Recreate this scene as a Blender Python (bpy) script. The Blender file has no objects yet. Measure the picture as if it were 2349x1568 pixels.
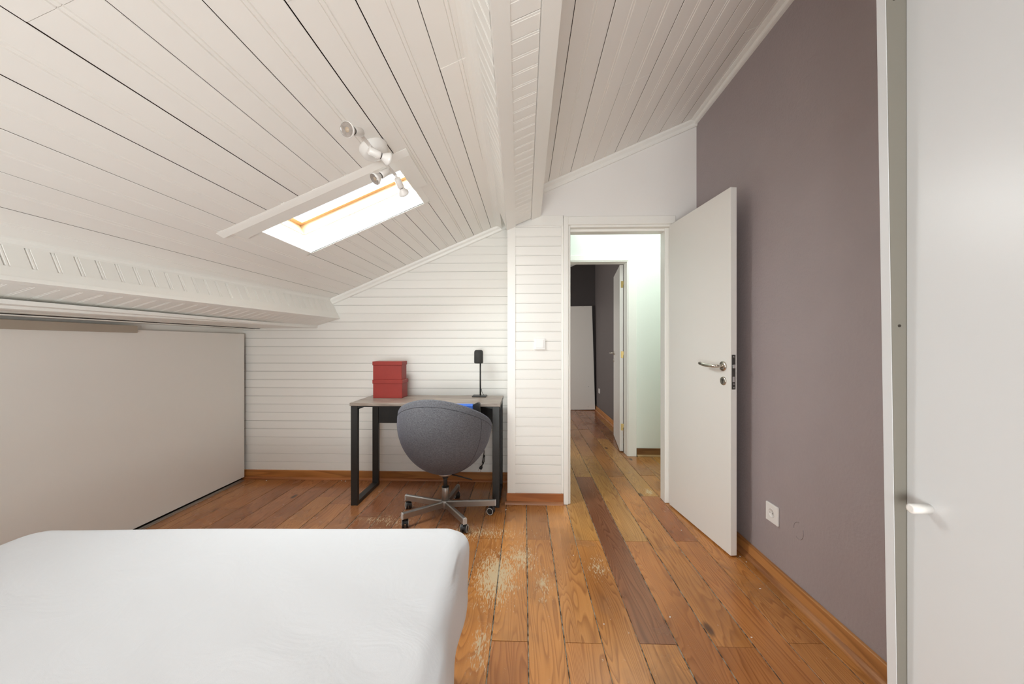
import bpy, math, random
from mathutils import Vector, Matrix
random.seed(7)
S = bpy.context.scene
COL = S.collection
# ------------------------------------------------------------------ camera, world, lights, exposure
W_, H_, FPX = 2349.0, 1568.0, 850.0
YAW = math.atan(28.5 / FPX)
cam_d = bpy.data.cameras.new('camera'); cam = bpy.data.objects.new('camera', cam_d); COL.objects.link(cam)
cam_d.sensor_fit = 'HORIZONTAL'; cam_d.sensor_width = 36.0; cam_d.lens = 36.0 * FPX / W_
cam_d.shift_y = 6.0 / W_; cam_d.clip_start = 0.02
cam.location = (0, 0, 1.16); cam.rotation_euler = (math.pi / 2, 0, YAW)
S.camera = cam
S.view_settings.view_transform = 'Standard'; S.view_settings.look = 'None'
S.view_settings.gamma = 1.0; S.view_settings.use_curve_mapping = False
S.view_settings.exposure = 0.21
S.cycles.max_bounces = 8; S.cycles.diffuse_bounces = 6; S.cycles.glossy_bounces = 4
S.cycles.transparent_max_bounces = 8; S.cycles.sample_clamp_indirect = 6.0

wd = bpy.data.worlds.new('sky'); S.world = wd; wd.use_nodes = True
wd.node_tree.nodes['Background'].inputs[0].default_value = (0.80, 0.90, 1.0, 1)
wd.node_tree.nodes['Background'].inputs[1].default_value = 1.5

TSL = 0.425; Z0 = 2.26; TH = math.atan(TSL); CT, ST = math.cos(TH), math.sin(TH)
def roof(x): return Z0 + TSL * x
def C(x, y, d=0.0):           # point d metres under the sloped ceiling surface
    return Vector((x + d * ST, y, roof(x) - d * CT))

def area(name, loc, direction, sx, sy, power, col):
    l = bpy.data.lights.new(name, 'AREA'); l.shape = 'RECTANGLE'; l.size = sx; l.size_y = sy
    l.energy = power; l.color = col
    o = bpy.data.objects.new(name, l); COL.objects.link(o); o.location = loc
    o.rotation_euler = Vector(direction).to_track_quat('-Z', 'Y').to_euler()
    return o
# daylight outside the roof window
area('skylight_daylight', C(-0.945, 1.97, -0.34), (ST, 0, -CT), 1.0, 1.0, 90, (0.94, 1.0, 1.0))
# fill light added outside the made-up window behind the camera
area('back_fill', (-0.45, -1.98, 1.45), (0, 1, -0.05), 2.2, 1.2, 16, (0.97, 0.985, 1.0))
# upward fill added outside the same window to brighten the ceiling
area('back_upward_fill', (-0.40, -1.98, 0.50), (0, 1, 0.30), 1.9, 1.0, 80, (0.97, 0.99, 0.96))
# unseen area light in place of a corridor skylight; the far room's own daylight
area('hall_fill', (1.10, 3.37, 2.47), (0, 0, -1), 1.9, 0.95, 16, (0.90, 1.0, 0.95))
area('far_room_daylight', (-1.2, 5.4, 1.7), (1, 0.1, -0.2), 1.0, 1.0, 36, (1.0, 0.96, 0.92))

# ------------------------------------------------------------------ mesh helpers
WO = {}
class MB:
    def __init__(s): s.v = []; s.f = []; s.sm = []
    def add(s, verts, faces, smooth=False):
        n = len(s.v); s.v += [Vector(p) for p in verts]
        s.f += [tuple(i + n for i in f) for f in faces]; s.sm += [smooth] * len(faces)
        return s
    def box(s, x0, x1, y0, y1, z0, z1, m=None):
        vs = [Vector((x, y, z)) for x in (x0, x1) for y in (y0, y1) for z in (z0, z1)]
        if m: vs = [m @ v for v in vs]
        return s.add(vs, [(0, 1, 3, 2), (4, 6, 7, 5), (0, 4, 5, 1), (2, 3, 7, 6), (0, 2, 6, 4), (1, 5, 7, 3)])
    def bbox(s, x0, x1, y0, y1, z0, z1, b=0.002, m=None):     # box with chamfered edges
        c = Vector(((x0 + x1) / 2, (y0 + y1) / 2, (z0 + z1) / 2)); h = Vector(((x1 - x0) / 2, (y1 - y0) / 2, (z1 - z0) / 2))
        b = min(b, min(h) * 0.45); vs = []; idx = {}
        for sx in (-1, 1):
            for sy in (-1, 1):
                for sz in (-1, 1):
                    for a in range(3):
                        p = [sx * h.x, sy * h.y, sz * h.z]
                        for k in range(3):
                            if k != a: p[k] -= (sx, sy, sz)[k] * b
                        q = c + Vector(p); idx[(sx, sy, sz, a)] = len(vs); vs.append(m @ q if m else q)
        fs = []
        for a in range(3):
            o = [k for k in range(3) if k != a]
            for sg in (-1, 1):
                q = []
                for u, w in ((-1, -1), (1, -1), (1, 1), (-1, 1)):
                    t = [0, 0, 0]; t[a] = sg; t[o[0]] = u; t[o[1]] = w; q.append(idx[(t[0], t[1], t[2], a)])
                if (sg > 0) == (a == 1): q.reverse()
                fs.append(tuple(q))
        for a in range(3):           # edges along axis a
            o = [k for k in range(3) if k != a]
            for u in (-1, 1):
                for w in (-1, 1):
                    q = []
                    for e in (-1, 1):
                        t = [0, 0, 0]; t[a] = e; t[o[0]] = u; t[o[1]] = w
                        q.append([idx[(*t, o[0])], idx[(*t, o[1])]])
                    fs.append((q[0][0], q[0][1], q[1][1], q[1][0]))
        for sx in (-1, 1):
            for sy in (-1, 1):
                for sz in (-1, 1):
                    fs.append((idx[(sx, sy, sz, 0)], idx[(sx, sy, sz, 1)], idx[(sx, sy, sz, 2)]))
        return s.add(vs, fs)
    def prism(s, prof, a0, a1, b0, b1, n, smooth=False, cap=True):
        """prof: (u, depth) across the width of a strip; a0-a1 is its start edge, b0-b1 its end edge, n the way into the surface"""
        a0, a1, b0, b1, n = map(Vector, (a0, a1, b0, b1, n)); w = max(p[0] for p in prof) or 1
        A = [a0 + (a1 - a0) * (u / w) + n * d for u, d in prof]; B = [b0 + (b1 - b0) * (u / w) + n * d for u, d in prof]
        k = len(prof); fs = [(i, (i + 1) % k, k + (i + 1) % k, k + i) for i in range(k)]
        if cap: fs += [tuple(range(k - 1, -1, -1)), tuple(range(k, 2 * k))]
        return s.add(A + B, fs, smooth)
    def extr(s, pts, off, smooth=False):
        k = len(pts); P = [Vector(p) for p in pts]; off = Vector(off)
        fs = [(i, (i + 1) % k, k + (i + 1) % k, k + i) for i in range(k)] + [tuple(range(k - 1, -1, -1)), tuple(range(k, 2 * k))]
        return s.add(P + [p + off for p in P], fs, smooth)
    def lathe(s, prof, org, axis=(0, 0, 1), n=32, smooth=True, cap0=True, cap1=True):
        """prof: (radius, height along axis)"""
        q = Vector((0, 0, 1)).rotation_difference(Vector(axis).normalized()); org = Vector(org); vs = []; fs = []
        for r, h in prof:
            for i in range(n):
                a = 2 * math.pi * i / n; vs.append(org + q @ Vector((r * math.cos(a), r * math.sin(a), h)))
        for j in range(len(prof) - 1):
            for i in range(n):
                i2 = (i + 1) % n; fs.append((j * n + i, j * n + i2, (j + 1) * n + i2, (j + 1) * n + i))
        s.add(vs, fs, smooth); m = len(s.v) - len(vs)
        if cap0 and prof[0][0] > 1e-5: s.f.append(tuple(m + i for i in range(n - 1, -1, -1))); s.sm.append(False)
        if cap1 and prof[-1][0] > 1e-5: s.f.append(tuple(m + (len(prof) - 1) * n + i for i in range(n))); s.sm.append(False)
        return s
    def cyl(s, p, q, r, n=20, r2=None):
        p, q = Vector(p), Vector(q); L = (q - p).length; r2 = r if r2 is None else r2
        b = min(r, r2) * 0.12
        return s.lathe([(r - b, 0), (r, b), (r2, L - b), (r2 - b, L)], p, q - p, n)
    def tube(s, pts, r, n=10, closed=False):
        P = [Vector(p) for p in pts]; k = len(P); vs = []; fs = []; up = None
        for i, p in enumerate(P):
            t = (P[min(i + 1, k - 1)] - P[max(i - 1, 0)]).normalized()
            if up is None:
                up = Vector((0, 0, 1)) if abs(t.z) < 0.9 else Vector((1, 0, 0))
            side = t.cross(up).normalized(); up = side.cross(t).normalized()
            for j in range(n):
                a = 2 * math.pi * j / n; vs.append(p + side * (r * math.cos(a)) + up * (r * math.sin(a)))
        for i in range(k - 1):
            for j in range(n):
                j2 = (j + 1) % n; fs.append((i * n + j, i * n + j2, (i + 1) * n + j2, (i + 1) * n + j))
        fs += [tuple(range(n - 1, -1, -1)), tuple(range((k - 1) * n, k * n))]
        return s.add(vs, fs, True)
    def build(s, name, mat, parent=None, origin=None, color=None, fix=True):
        lo = Vector([min(v[k] for v in s.v) for k in range(3)]); hi = Vector([max(v[k] for v in s.v) for k in range(3)])
        if origin is None: origin = Vector(((lo.x + hi.x) / 2, (lo.y + hi.y) / 2, lo.z))
        origin = Vector(origin)
        me = bpy.data.meshes.new(name); me.from_pydata([v - origin for v in s.v], [], s.f)
        me.polygons.foreach_set('use_smooth', s.sm); me.update()
        if fix:
            import bmesh
            bm = bmesh.new(); bm.from_mesh(me); bmesh.ops.recalc_face_normals(bm, faces=bm.faces); bm.to_mesh(me); bm.free()
        if mat: me.materials.append(mat)
        o = bpy.data.objects.new(name, me); COL.objects.link(o); WO[o.name] = origin
        if parent is not None:
            o.parent = parent; o.location = origin - WO[parent.name]
        else: o.location = origin
        if color: o.color = color
        return o
def empty(name, loc):
    o = bpy.data.objects.new(name, None); COL.objects.link(o); o.location = loc; o.empty_display_size = 0.1
    WO[o.name] = Vector(loc); return o
def tag(o, label=None, cat=None, group=None, kind=None):
    if label: o['label'] = label
    if cat: o['category'] = cat
    if group: o['group'] = group
    if kind: o['kind'] = kind
    return o
def struct(o, label=None, cat=None): return tag(o, label, cat, kind='structure')

# ------------------------------------------------------------------ materials
def nmat(name):
    m = bpy.data.materials.new(name); m.use_nodes = True; nt = m.node_tree
    return m, nt, nt.nodes['Principled BSDF']
def N(nt, typ, **kw):
    n = nt.nodes.new(typ)
    for k, v in kw.items(): setattr(n, k, v)
    return n
def rgba(c): return (c[0], c[1], c[2], 1)
def simple(name, col, rough=0.5, metal=0.0, nscale=None, namp=0.06, bump=0.0, bscale=200, spec=0.5, coat=0.0):
    m, nt, b = nmat(name); b.inputs['Roughness'].default_value = rough; b.inputs['Metallic'].default_value = metal
    b.inputs['Specular IOR Level'].default_value = spec; b.inputs['Base Color'].default_value = rgba(col)
    if coat: b.inputs['Coat Weight'].default_value = coat; b.inputs['Coat Roughness'].default_value = 0.2
    tc = N(nt, 'ShaderNodeTexCoord')
    if nscale:
        no = N(nt, 'ShaderNodeTexNoise'); no.inputs['Scale'].default_value = nscale; no.inputs['Detail'].default_value = 4
        nt.links.new(tc.outputs['Object'], no.inputs['Vector'])
        mx = N(nt, 'ShaderNodeMix', data_type='RGBA'); mx.inputs['A'].default_value = rgba([c * (1 - namp) for c in col])
        mx.inputs['B'].default_value = rgba([min(1, c * (1 + namp)) for c in col])
        nt.links.new(no.outputs[0], mx.inputs['Factor']); nt.links.new(mx.outputs['Result'], b.inputs['Base Color'])
    if bump:
        n2 = N(nt, 'ShaderNodeTexNoise'); n2.inputs['Scale'].default_value = bscale; n2.inputs['Detail'].default_value = 3
        nt.links.new(tc.outputs['Object'], n2.inputs['Vector'])
        bp = N(nt, 'ShaderNodeBump'); bp.inputs['Strength'].default_value = bump; bp.inputs['Distance'].default_value = 0.002
        nt.links.new(n2.outputs[0], bp.inputs['Height']); nt.links.new(bp.outputs[0], b.inputs['Normal'])
    return m
def math_(nt, op, a, b=None, clamp=False):
    n = N(nt, 'ShaderNodeMath', operation=op); n.use_clamp = clamp
    for i, v in enumerate((a, b)):
        if v is None: continue
        if isinstance(v, (int, float)): n.inputs[i].default_value = v
        else: nt.links.new(v, n.inputs[i])
    return n.outputs[0]
def ramp(nt, src, stops):
    r = N(nt, 'ShaderNodeValToRGB'); el = r.color_ramp.elements
    el[0].position, el[0].color = stops[0][0], rgba(stops[0][1]); el[1].position, el[1].color = stops[-1][0], rgba(stops[-1][1])
    for p, c in stops[1:-1]:
        e = el.new(p); e.color = rgba(c)
    nt.links.new(src, r.inputs[0]); return r.outputs[0]
def mixc(nt, f, a, b, mode='MIX'):
    m = N(nt, 'ShaderNodeMix', data_type='RGBA', blend_type=mode)
    for k, v in (('Factor', f), ('A', a), ('B', b)):
        if isinstance(v, (int, float)): m.inputs[k].default_value = v
        elif isinstance(v, (tuple, list)): m.inputs[k].default_value = rgba(v)
        else: nt.links.new(v, m.inputs[k])
    return m.outputs['Result']

def wood_mat(name, along='Y', worn=False, rough=0.3, ring=17.0):
    """varnished pine: growth-ring contours, fibres and knots; the tone comes from each board's own object colour"""
    m, nt, b = nmat(name); L = nt.links
    tc = N(nt, 'ShaderNodeTexCoord'); oi = N(nt, 'ShaderNodeObjectInfo')
    off = N(nt, 'ShaderNodeVectorMath', operation='SCALE'); off.inputs[3].default_value = 37.0
    cb = N(nt, 'ShaderNodeCombineXYZ'); L.new(oi.outputs['Random'], cb.inputs[0]); L.new(oi.outputs['Random'], cb.inputs[1]); L.new(oi.outputs['Random'], cb.inputs[2])
    L.new(cb.outputs[0], off.inputs[0])
    ad = N(nt, 'ShaderNodeVectorMath', operation='ADD'); L.new(tc.outputs['Object'], ad.inputs[0]); L.new(off.outputs[0], ad.inputs[1])
    def mapped(sc):
        mp = N(nt, 'ShaderNodeMapping'); k = {'X': 0, 'Y': 1}[along]
        s = [sc[0], sc[0], sc[0]]; s[k] = sc[1]; mp.inputs['Scale'].default_value = s; L.new(ad.outputs[0], mp.inputs['Vector']); return mp.outputs[0]
    def noise(vec, scale, det=2, rgh=0.5, dist=0.0):
        n = N(nt, 'ShaderNodeTexNoise'); n.inputs['Scale'].default_value = scale; n.inputs['Detail'].default_value = det
        n.inputs['Roughness'].default_value = rgh; n.inputs['Distortion'].default_value = dist; L.new(vec, n.inputs['Vector']); return n.outputs[0]
    big = noise(mapped((9.0, 0.75)), 1.0, 1.6, 0.45, 0.25)
    rg = math_(nt, 'FRACT', math_(nt, 'MULTIPLY', big, ring))
    line = ramp(nt, rg, [(0.0, (0.0,) * 3), (0.50, (0.30,) * 3), (0.86, (1.0,) * 3), (1.0, (0.0,) * 3)])
    fib = noise(mapped((160, 4.0)), 1.0, 2)
    broad = noise(mapped((16, 1.4)), 1.0, 2)
    wave = noise(mapped((2.2, 0.9)), 1.0, 2)
    dark = mixc(nt, 1.0, oi.outputs['Color'], (0.46, 0.34, 0.26), 'MULTIPLY')
    lite = mixc(nt, 1.0, oi.outputs['Color'], (1.10, 1.08, 1.0), 'MULTIPLY')
    f = math_(nt, 'MULTIPLY', line, math_(nt, 'ADD', 0.18, math_(nt, 'MULTIPLY', broad, 0.75)))
    f = math_(nt, 'ADD', f, math_(nt, 'MULTIPLY', math_(nt, 'SUBTRACT', fib, 0.5), 0.45), clamp=True)
    col = mixc(nt, f, lite, dark)
    tone = ramp(nt, wave, [(0.30, (0.72, 0.66, 0.62)), (0.52, (1.0,) * 3), (0.75, (1.16, 1.10, 1.0))])
    col = mixc(nt, 1.0, col, tone, 'MULTIPLY')
    # knots
    vo = N(nt, 'ShaderNodeTexVoronoi'); vo.inputs['Scale'].default_value = 1.0; L.new(mapped((4.2, 1.7)), vo.inputs['Vector'])
    kn = ramp(nt, vo.outputs['Distance'], [(0.0, (1.0,) * 3), (0.045, (0.85,) * 3), (0.085, (0.0,) * 3)])
    col = mixc(nt, math_(nt, 'MULTIPLY', kn, 0.85), col, (0.035, 0.015, 0.010))
    rgh_add = None
    gp = N(nt, 'ShaderNodeNewGeometry')
    if worn:
        def wnoise(sc, scale, det=3, dist=0.0):
            mp = N(nt, 'ShaderNodeMapping'); mp.inputs['Scale'].default_value = sc; L.new(gp.outputs['Position'], mp.inputs['Vector'])
            n = N(nt, 'ShaderNodeTexNoise'); n.inputs['Scale'].default_value = scale; n.inputs['Detail'].default_value = det; n.inputs['Distortion'].default_value = dist
            L.new(mp.outputs[0], n.inputs['Vector']); return n.outputs[0]
        # dull grey-brown dirt patches
        dirt = ramp(nt, wnoise((1, 1, 1), 2.6, 3, 0.6), [(0.52, (0.0,) * 3), (0.70, (1.0,) * 3)])
        col = mixc(nt, math_(nt, 'MULTIPLY', dirt, 0.42), col, (0.17, 0.085, 0.045))
        # worn-through patches: blobs around real spots on the floor, broken into streaks along the boards
        mask = None
        for (px, py, rx, ry, amp) in ((-0.14, 1.86, 0.17, 0.34, 1.0), (-0.02, 2.02, 0.15, 0.22, 0.72), (0.09, 1.80, 0.07, 0.2, 0.62), (-0.30, 2.28, 0.5, 0.14, 0.60),
                                      (-0.17, 1.42, 0.06, 0.2, 0.70), (0.38, 1.95, 0.10, 0.16, 0.55), (0.98, 2.95, 0.05, 0.12, 0.8), (-0.95, 2.42, 0.35, 0.14, 0.5)):
            sb = N(nt, 'ShaderNodeVectorMath', operation='SUBTRACT'); L.new(gp.outputs['Position'], sb.inputs[0]); sb.inputs[1].default_value = (px, py, 0)
            dv = N(nt, 'ShaderNodeVectorMath', operation='MULTIPLY'); L.new(sb.outputs[0], dv.inputs[0]); dv.inputs[1].default_value = (1 / rx, 1 / ry, 1)
            ln = N(nt, 'ShaderNodeVectorMath', operation='LENGTH'); L.new(dv.outputs[0], ln.inputs[0])
            mk = math_(nt, 'MULTIPLY', math_(nt, 'SUBTRACT', 1.0, ln.outputs['Value'], True), amp)
            mask = mk if mask is None else math_(nt, 'MAXIMUM', mask, mk)
        st = wnoise((170, 24, 60), 1.0, 5, 0.7)
        st2 = wnoise((340, 55, 60), 1.0, 3, 0.4)
        s_ = math_(nt, 'ADD', math_(nt, 'MULTIPLY', st, 0.6), math_(nt, 'MULTIPLY', st2, 0.4))
        wf = math_(nt, 'ADD', s_, math_(nt, 'MULTIPLY', mask, 0.30))
        wear = ramp(nt, wf, [(0.645, (0.0,) * 3), (0.70, (1.0,) * 3)])
        gate = ramp(nt, mask, [(0.0, (0.0,) * 3), (0.12, (1.0,) * 3)])
        wear = math_(nt, 'MULTIPLY', wear, gate)
        col = mixc(nt, math_(nt, 'MULTIPLY', wear, 0.85), col, (0.56, 0.45, 0.28))
        # scattered pale nicks
        nk = ramp(nt, wnoise((1, 0.7, 1), 95, 2, 1.2), [(0.735, (0.0,) * 3), (0.76, (1.0,) * 3)])
        col = mixc(nt, math_(nt, 'MULTIPLY', nk, 0.6), col, (0.62, 0.46, 0.30))
        rgh_add = math_(nt, 'ADD', math_(nt, 'MULTIPLY', dirt, 0.15), math_(nt, 'MULTIPLY', wear, 0.35))
    r = math_(nt, 'ADD', rough, math_(nt, 'MULTIPLY', math_(nt, 'SUBTRACT', broad, 0.5), 0.22))
    if rgh_add is not None: r = math_(nt, 'ADD', r, rgh_add)
    L.new(r, b.inputs['Roughness']); L.new(col, b.inputs['Base Color']); b.inputs['Specular IOR Level'].default_value = 0.45
    bp = N(nt, 'ShaderNodeBump'); bp.inputs['Strength'].default_value = 0.35; bp.inputs['Distance'].default_value = 0.0012
    h = math_(nt, 'ADD', math_(nt, 'MULTIPLY', fib, 0.4), math_(nt, 'ADD', math_(nt, 'MULTIPLY', wave, 1.2), math_(nt, 'MULTIPLY', line, -0.25)))
    L.new(h, bp.inputs['Height']); L.new(bp.outputs[0], b.inputs['Normal'])
    return m

def paint_mat(name, col, rough=0.42, bump=0.15):
    """old brushed gloss paint on boards: slight tone change per board, faint brush relief"""
    m, nt, b = nmat(name); L = nt.links; tc = N(nt, 'ShaderNodeTexCoord'); oi = N(nt, 'ShaderNodeObjectInfo')
    no = N(nt, 'ShaderNodeTexNoise'); no.inputs['Scale'].default_value = 3; no.inputs['Detail'].default_value = 4; L.new(tc.outputs['Object'], no.inputs['Vector'])
    f = math_(nt, 'ADD', math_(nt, 'MULTIPLY', oi.outputs['Random'], 0.5), math_(nt, 'MULTIPLY', no.outputs[0], 0.5))
    c = mixc(nt, f, [x * 0.965 for x in col], [min(1, x * 1.02) for x in col]); L.new(c, b.inputs['Base Color'])
    b.inputs['Roughness'].default_value = rough; b.inputs['Specular IOR Level'].default_value = 0.4
    n2 = N(nt, 'ShaderNodeTexNoise'); n2.inputs['Scale'].default_value = 28; n2.inputs['Detail'].default_value = 3; L.new(tc.outputs['Object'], n2.inputs['Vector'])
    bp = N(nt, 'ShaderNodeBump'); bp.inputs['Strength'].default_value = bump; bp.inputs['Distance'].default_value = 0.003
    L.new(n2.outputs[0], bp.inputs['Height']); L.new(bp.outputs[0], b.inputs['Normal']); return m

WHITE = (0.88, 0.87, 0.83)
M = {}
M['board'] = paint_mat('white_board_paint', WHITE)
M['plank'] = paint_mat('white_ceiling_paint', (0.89, 0.87, 0.83))
M['trim'] = simple('white_trim_paint', (0.88, 0.87, 0.83), 0.38, nscale=4, namp=0.02, bump=0.1, bscale=40)
M['backing'] = simple('dark_gap', (0.03, 0.024, 0.018), 0.9)
M['plaster'] = simple('white_plaster', (0.86, 0.84, 0.815), 0.7, nscale=3, namp=0.02, bump=0.25, bscale=60)
M['hall'] = simple('hall_plaster', (0.80, 0.84, 0.79), 0.6, nscale=3, namp=0.02, bump=0.2, bscale=60)
M['purple'] = simple('plum_grey_plaster', (0.375, 0.322, 0.325), 0.5, nscale=5, namp=0.05, bump=1.0, bscale=75, spec=0.35)
M['dusk'] = simple('shaded_plum_plaster', (0.075, 0.066, 0.066), 0.6, nscale=5, namp=0.05, bump=0.5, bscale=120, spec=0.3)  # plum paint with the far room's shade put into the colour
M['door'] = simple('white_door_lacquer', (0.83, 0.815, 0.78), 0.33, nscale=2, namp=0.015)
M['melamine'] = simple('white_melamine', (0.64, 0.645, 0.65), 0.30, nscale=2, namp=0.01)
M['melamine_warm'] = simple('cream_melamine', (0.87, 0.845, 0.80), 0.38, nscale=2, namp=0.015)
M['beige'] = simple('beige_strip', (0.42, 0.36, 0.29), 0.5, nscale=6)
M['alu'] = simple('aluminium', (0.55, 0.53, 0.50), 0.38, 1.0)
M['steel'] = simple('brushed_steel', (0.62, 0.58, 0.52), 0.28, 1.0, nscale=40, namp=0.05)
M['leg_steel'] = simple('satin_grey_metal', (0.42, 0.41, 0.395), 0.34, 0.9, nscale=60, namp=0.05)
M['endcap'] = simple('pale_grey_plastic', (0.60, 0.59, 0.57), 0.4)
M['darkmetal'] = simple('dark_plate', (0.11, 0.105, 0.10), 0.4, 0.7)
M['brass'] = simple('aged_brass', (0.36, 0.27, 0.11), 0.35, 1.0, nscale=60, namp=0.15)
M['chrome'] = simple('chrome', (0.8, 0.8, 0.82), 0.1, 1.0)
M['black'] = simple('black_powder_coat', (0.018, 0.018, 0.017), 0.42, nscale=30, namp=0.1)
M['blackplastic'] = simple('black_plastic', (0.02, 0.02, 0.021), 0.45)
M['darkcloth'] = simple('charcoal_mesh', (0.035, 0.034, 0.032), 0.75, bump=0.3, bscale=900)
M['ring'] = simple('grey_ring', (0.55, 0.54, 0.52), 0.4)
M['white_plastic'] = simple('white_plastic', (0.86, 0.85, 0.83), 0.3)
M['lamp_white'] = simple('lamp_white_enamel', (0.80, 0.78, 0.75), 0.28)
M['lens'] = simple('bulb_lens', (0.30, 0.26, 0.23), 0.12, 0.0, nscale=90, namp=0.5, spec=0.9)
M['lens_core'] = simple('bulb_core', (0.42, 0.33, 0.24), 0.3)
M['red'] = simple('red_paper_board', (0.27, 0.022, 0.014), 0.55, nscale=14, namp=0.14, bump=0.1, bscale=120)
M['blue'] = simple('blue_cloth', (0.05, 0.16, 0.62), 0.7, bump=0.3, bscale=400)
M['socket_hole'] = simple('socket_shadow', (0.10, 0.09, 0.085), 0.5)
M['base_fabric'] = simple('bed_base_fabric', (0.55, 0.53, 0.50), 0.85, bump=0.3, bscale=500)
M['floor'] = wood_mat('floor_boards', 'Y', worn=True, rough=0.21, ring=30.0)
M['skirt_x'] = wood_mat('skirting_wood_x', 'X', rough=0.33, ring=6.0)
M['skirt_y'] = wood_mat('skirting_wood_y', 'Y', rough=0.33, ring=6.0)
M['pine'] = simple('varnished_pine', (0.60, 0.32, 0.13), 0.35, nscale=9, namp=0.12)
M['pine_pale'] = simple('pale_pine', (0.42, 0.29, 0.17), 0.4, nscale=9, namp=0.1)

def dust_mat():
    m, nt, b = nmat('seam_dust'); L = nt.links; tc = N(nt, 'ShaderNodeTexCoord')
    no = N(nt, 'ShaderNodeTexNoise'); no.inputs['Scale'].default_value = 34; no.inputs['Detail'].default_value = 4; L.new(tc.outputs['Object'], no.inputs['Vector'])
    L.new(ramp(nt, no.outputs[0], [(0.42, (0.06, 0.048, 0.036)), (0.50, (0.24, 0.205, 0.155)), (0.7, (0.40, 0.36, 0.28))]), b.inputs['Base Color'])
    b.inputs['Roughness'].default_value = 0.95; return m
M['dust'] = dust_mat()
def desk_mat():
    m, nt, b = nmat('grey_oak_laminate'); L = nt.links; tc = N(nt, 'ShaderNodeTexCoord')
    mp = N(nt, 'ShaderNodeMapping'); mp.inputs['Scale'].default_value = (1.2, 7, 7); L.new(tc.outputs['Object'], mp.inputs['Vector'])
    no = N(nt, 'ShaderNodeTexNoise'); no.inputs['Scale'].default_value = 4; no.inputs['Detail'].default_value = 6; no.inputs['Distortion'].default_value = 0.8; L.new(mp.outputs[0], no.inputs['Vector'])
    L.new(ramp(nt, no.outputs[0], [(0.3, (0.17, 0.125, 0.10)), (0.5, (0.28, 0.225, 0.185)), (0.72, (0.38, 0.33, 0.285))]), b.inputs['Base Color'])
    b.inputs['Roughness'].default_value = 0.36; return m
M['desk'] = desk_mat()
def fabric_mat():
    m, nt, b = nmat('grey_wool_blend'); L = nt.links; tc = N(nt, 'ShaderNodeTexCoord')
    a = N(nt, 'ShaderNodeTexNoise'); a.inputs['Scale'].default_value = 260; a.inputs['Detail'].default_value = 3; L.new(tc.outputs['Object'], a.inputs['Vector'])
    mp = N(nt, 'ShaderNodeMapping'); mp.inputs['Scale'].default_value = (60, 60, 200); mp.inputs['Rotation'].default_value = (0.4, 0.5, 0); L.new(tc.outputs['Object'], mp.inputs['Vector'])
    c = N(nt, 'ShaderNodeTexNoise'); c.inputs['Scale'].default_value = 1.6; c.inputs['Detail'].default_value = 2; L.new(mp.outputs[0], c.inputs['Vector'])
    f = math_(nt, 'ADD', math_(nt, 'MULTIPLY', a.outputs[0], 0.5), math_(nt, 'MULTIPLY', c.outputs[0], 0.5))
    L.new(ramp(nt, f, [(0.35, (0.075, 0.075, 0.084)), (0.65, (0.165, 0.164, 0.178))]), b.inputs['Base Color'])
    b.inputs['Roughness'].default_value = 0.95; b.inputs['Sheen Weight'].default_value = 0.12; b.inputs['Sheen Tint'].default_value = (0.7, 0.75, 1.0, 1); b.inputs['Specular IOR Level'].default_value = 0.2
    bp = N(nt, 'ShaderNodeBump'); bp.inputs['Strength'].default_value = 0.5; bp.inputs['Distance'].default_value = 0.001; L.new(f, bp.inputs['Height']); L.new(bp.outputs[0], b.inputs['Normal']); return m
M['fabric'] = fabric_mat()
def sheet_mat():
    m, nt, b = nmat('white_cotton_sheet'); L = nt.links; tc = N(nt, 'ShaderNodeTexCoord')
    b.inputs['Base Color'].default_value = (0.70, 0.715, 0.745, 1); b.inputs['Roughness'].default_value = 0.9; b.inputs['Specular IOR Level'].default_value = 0.15
    b.inputs['Sheen Weight'].default_value = 0.15
    a = N(nt, 'ShaderNodeTexNoise'); a.inputs['Scale'].default_value = 5; a.inputs['Detail'].default_value = 4; a.inputs['Distortion'].default_value = 1.4; L.new(tc.outputs['Object'], a.inputs['Vector'])
    w = N(nt, 'ShaderNodeTexNoise'); w.inputs['Scale'].default_value = 700; L.new(tc.outputs['Object'], w.inputs['Vector'])
    h = math_(nt, 'ADD', a.outputs[0], math_(nt, 'MULTIPLY', w.outputs[0], 0.03))
    bp = N(nt, 'ShaderNodeBump'); bp.inputs['Strength'].default_value = 0.4; bp.inputs['Distance'].default_value = 0.014; L.new(h, bp.inputs['Height']); L.new(bp.outputs[0], b.inputs['Normal']); return m
M['sheet'] = sheet_mat()
def glass_mat():
    m = bpy.data.materials.new('window_glass'); m.use_nodes = True; nt = m.node_tree; nt.nodes.clear()
    o = N(nt, 'ShaderNodeOutputMaterial'); t = N(nt, 'ShaderNodeBsdfTransparent'); g = N(nt, 'ShaderNodeBsdfGlossy'); g.inputs['Roughness'].default_value = 0.02
    mx = N(nt, 'ShaderNodeMixShader'); mx.inputs[0].default_value = 0.05
    nt.links.new(t.outputs[0], mx.inputs[1]); nt.links.new(g.outputs[0], mx.inputs[2]); nt.links.new(mx.outputs[0], o.inputs[0]); return m
M['glass'] = glass_mat()

M['bare_edge'] = simple('bare_dark_wood_edge', (0.055, 0.032, 0.020), 0.9, nscale=30, namp=0.3)
def raw_edges(o, k):
    o.data.materials.append(M['bare_edge'])
    for i in (0, k - 2): o.data.polygons[i].material_index = 1
    return o
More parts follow.
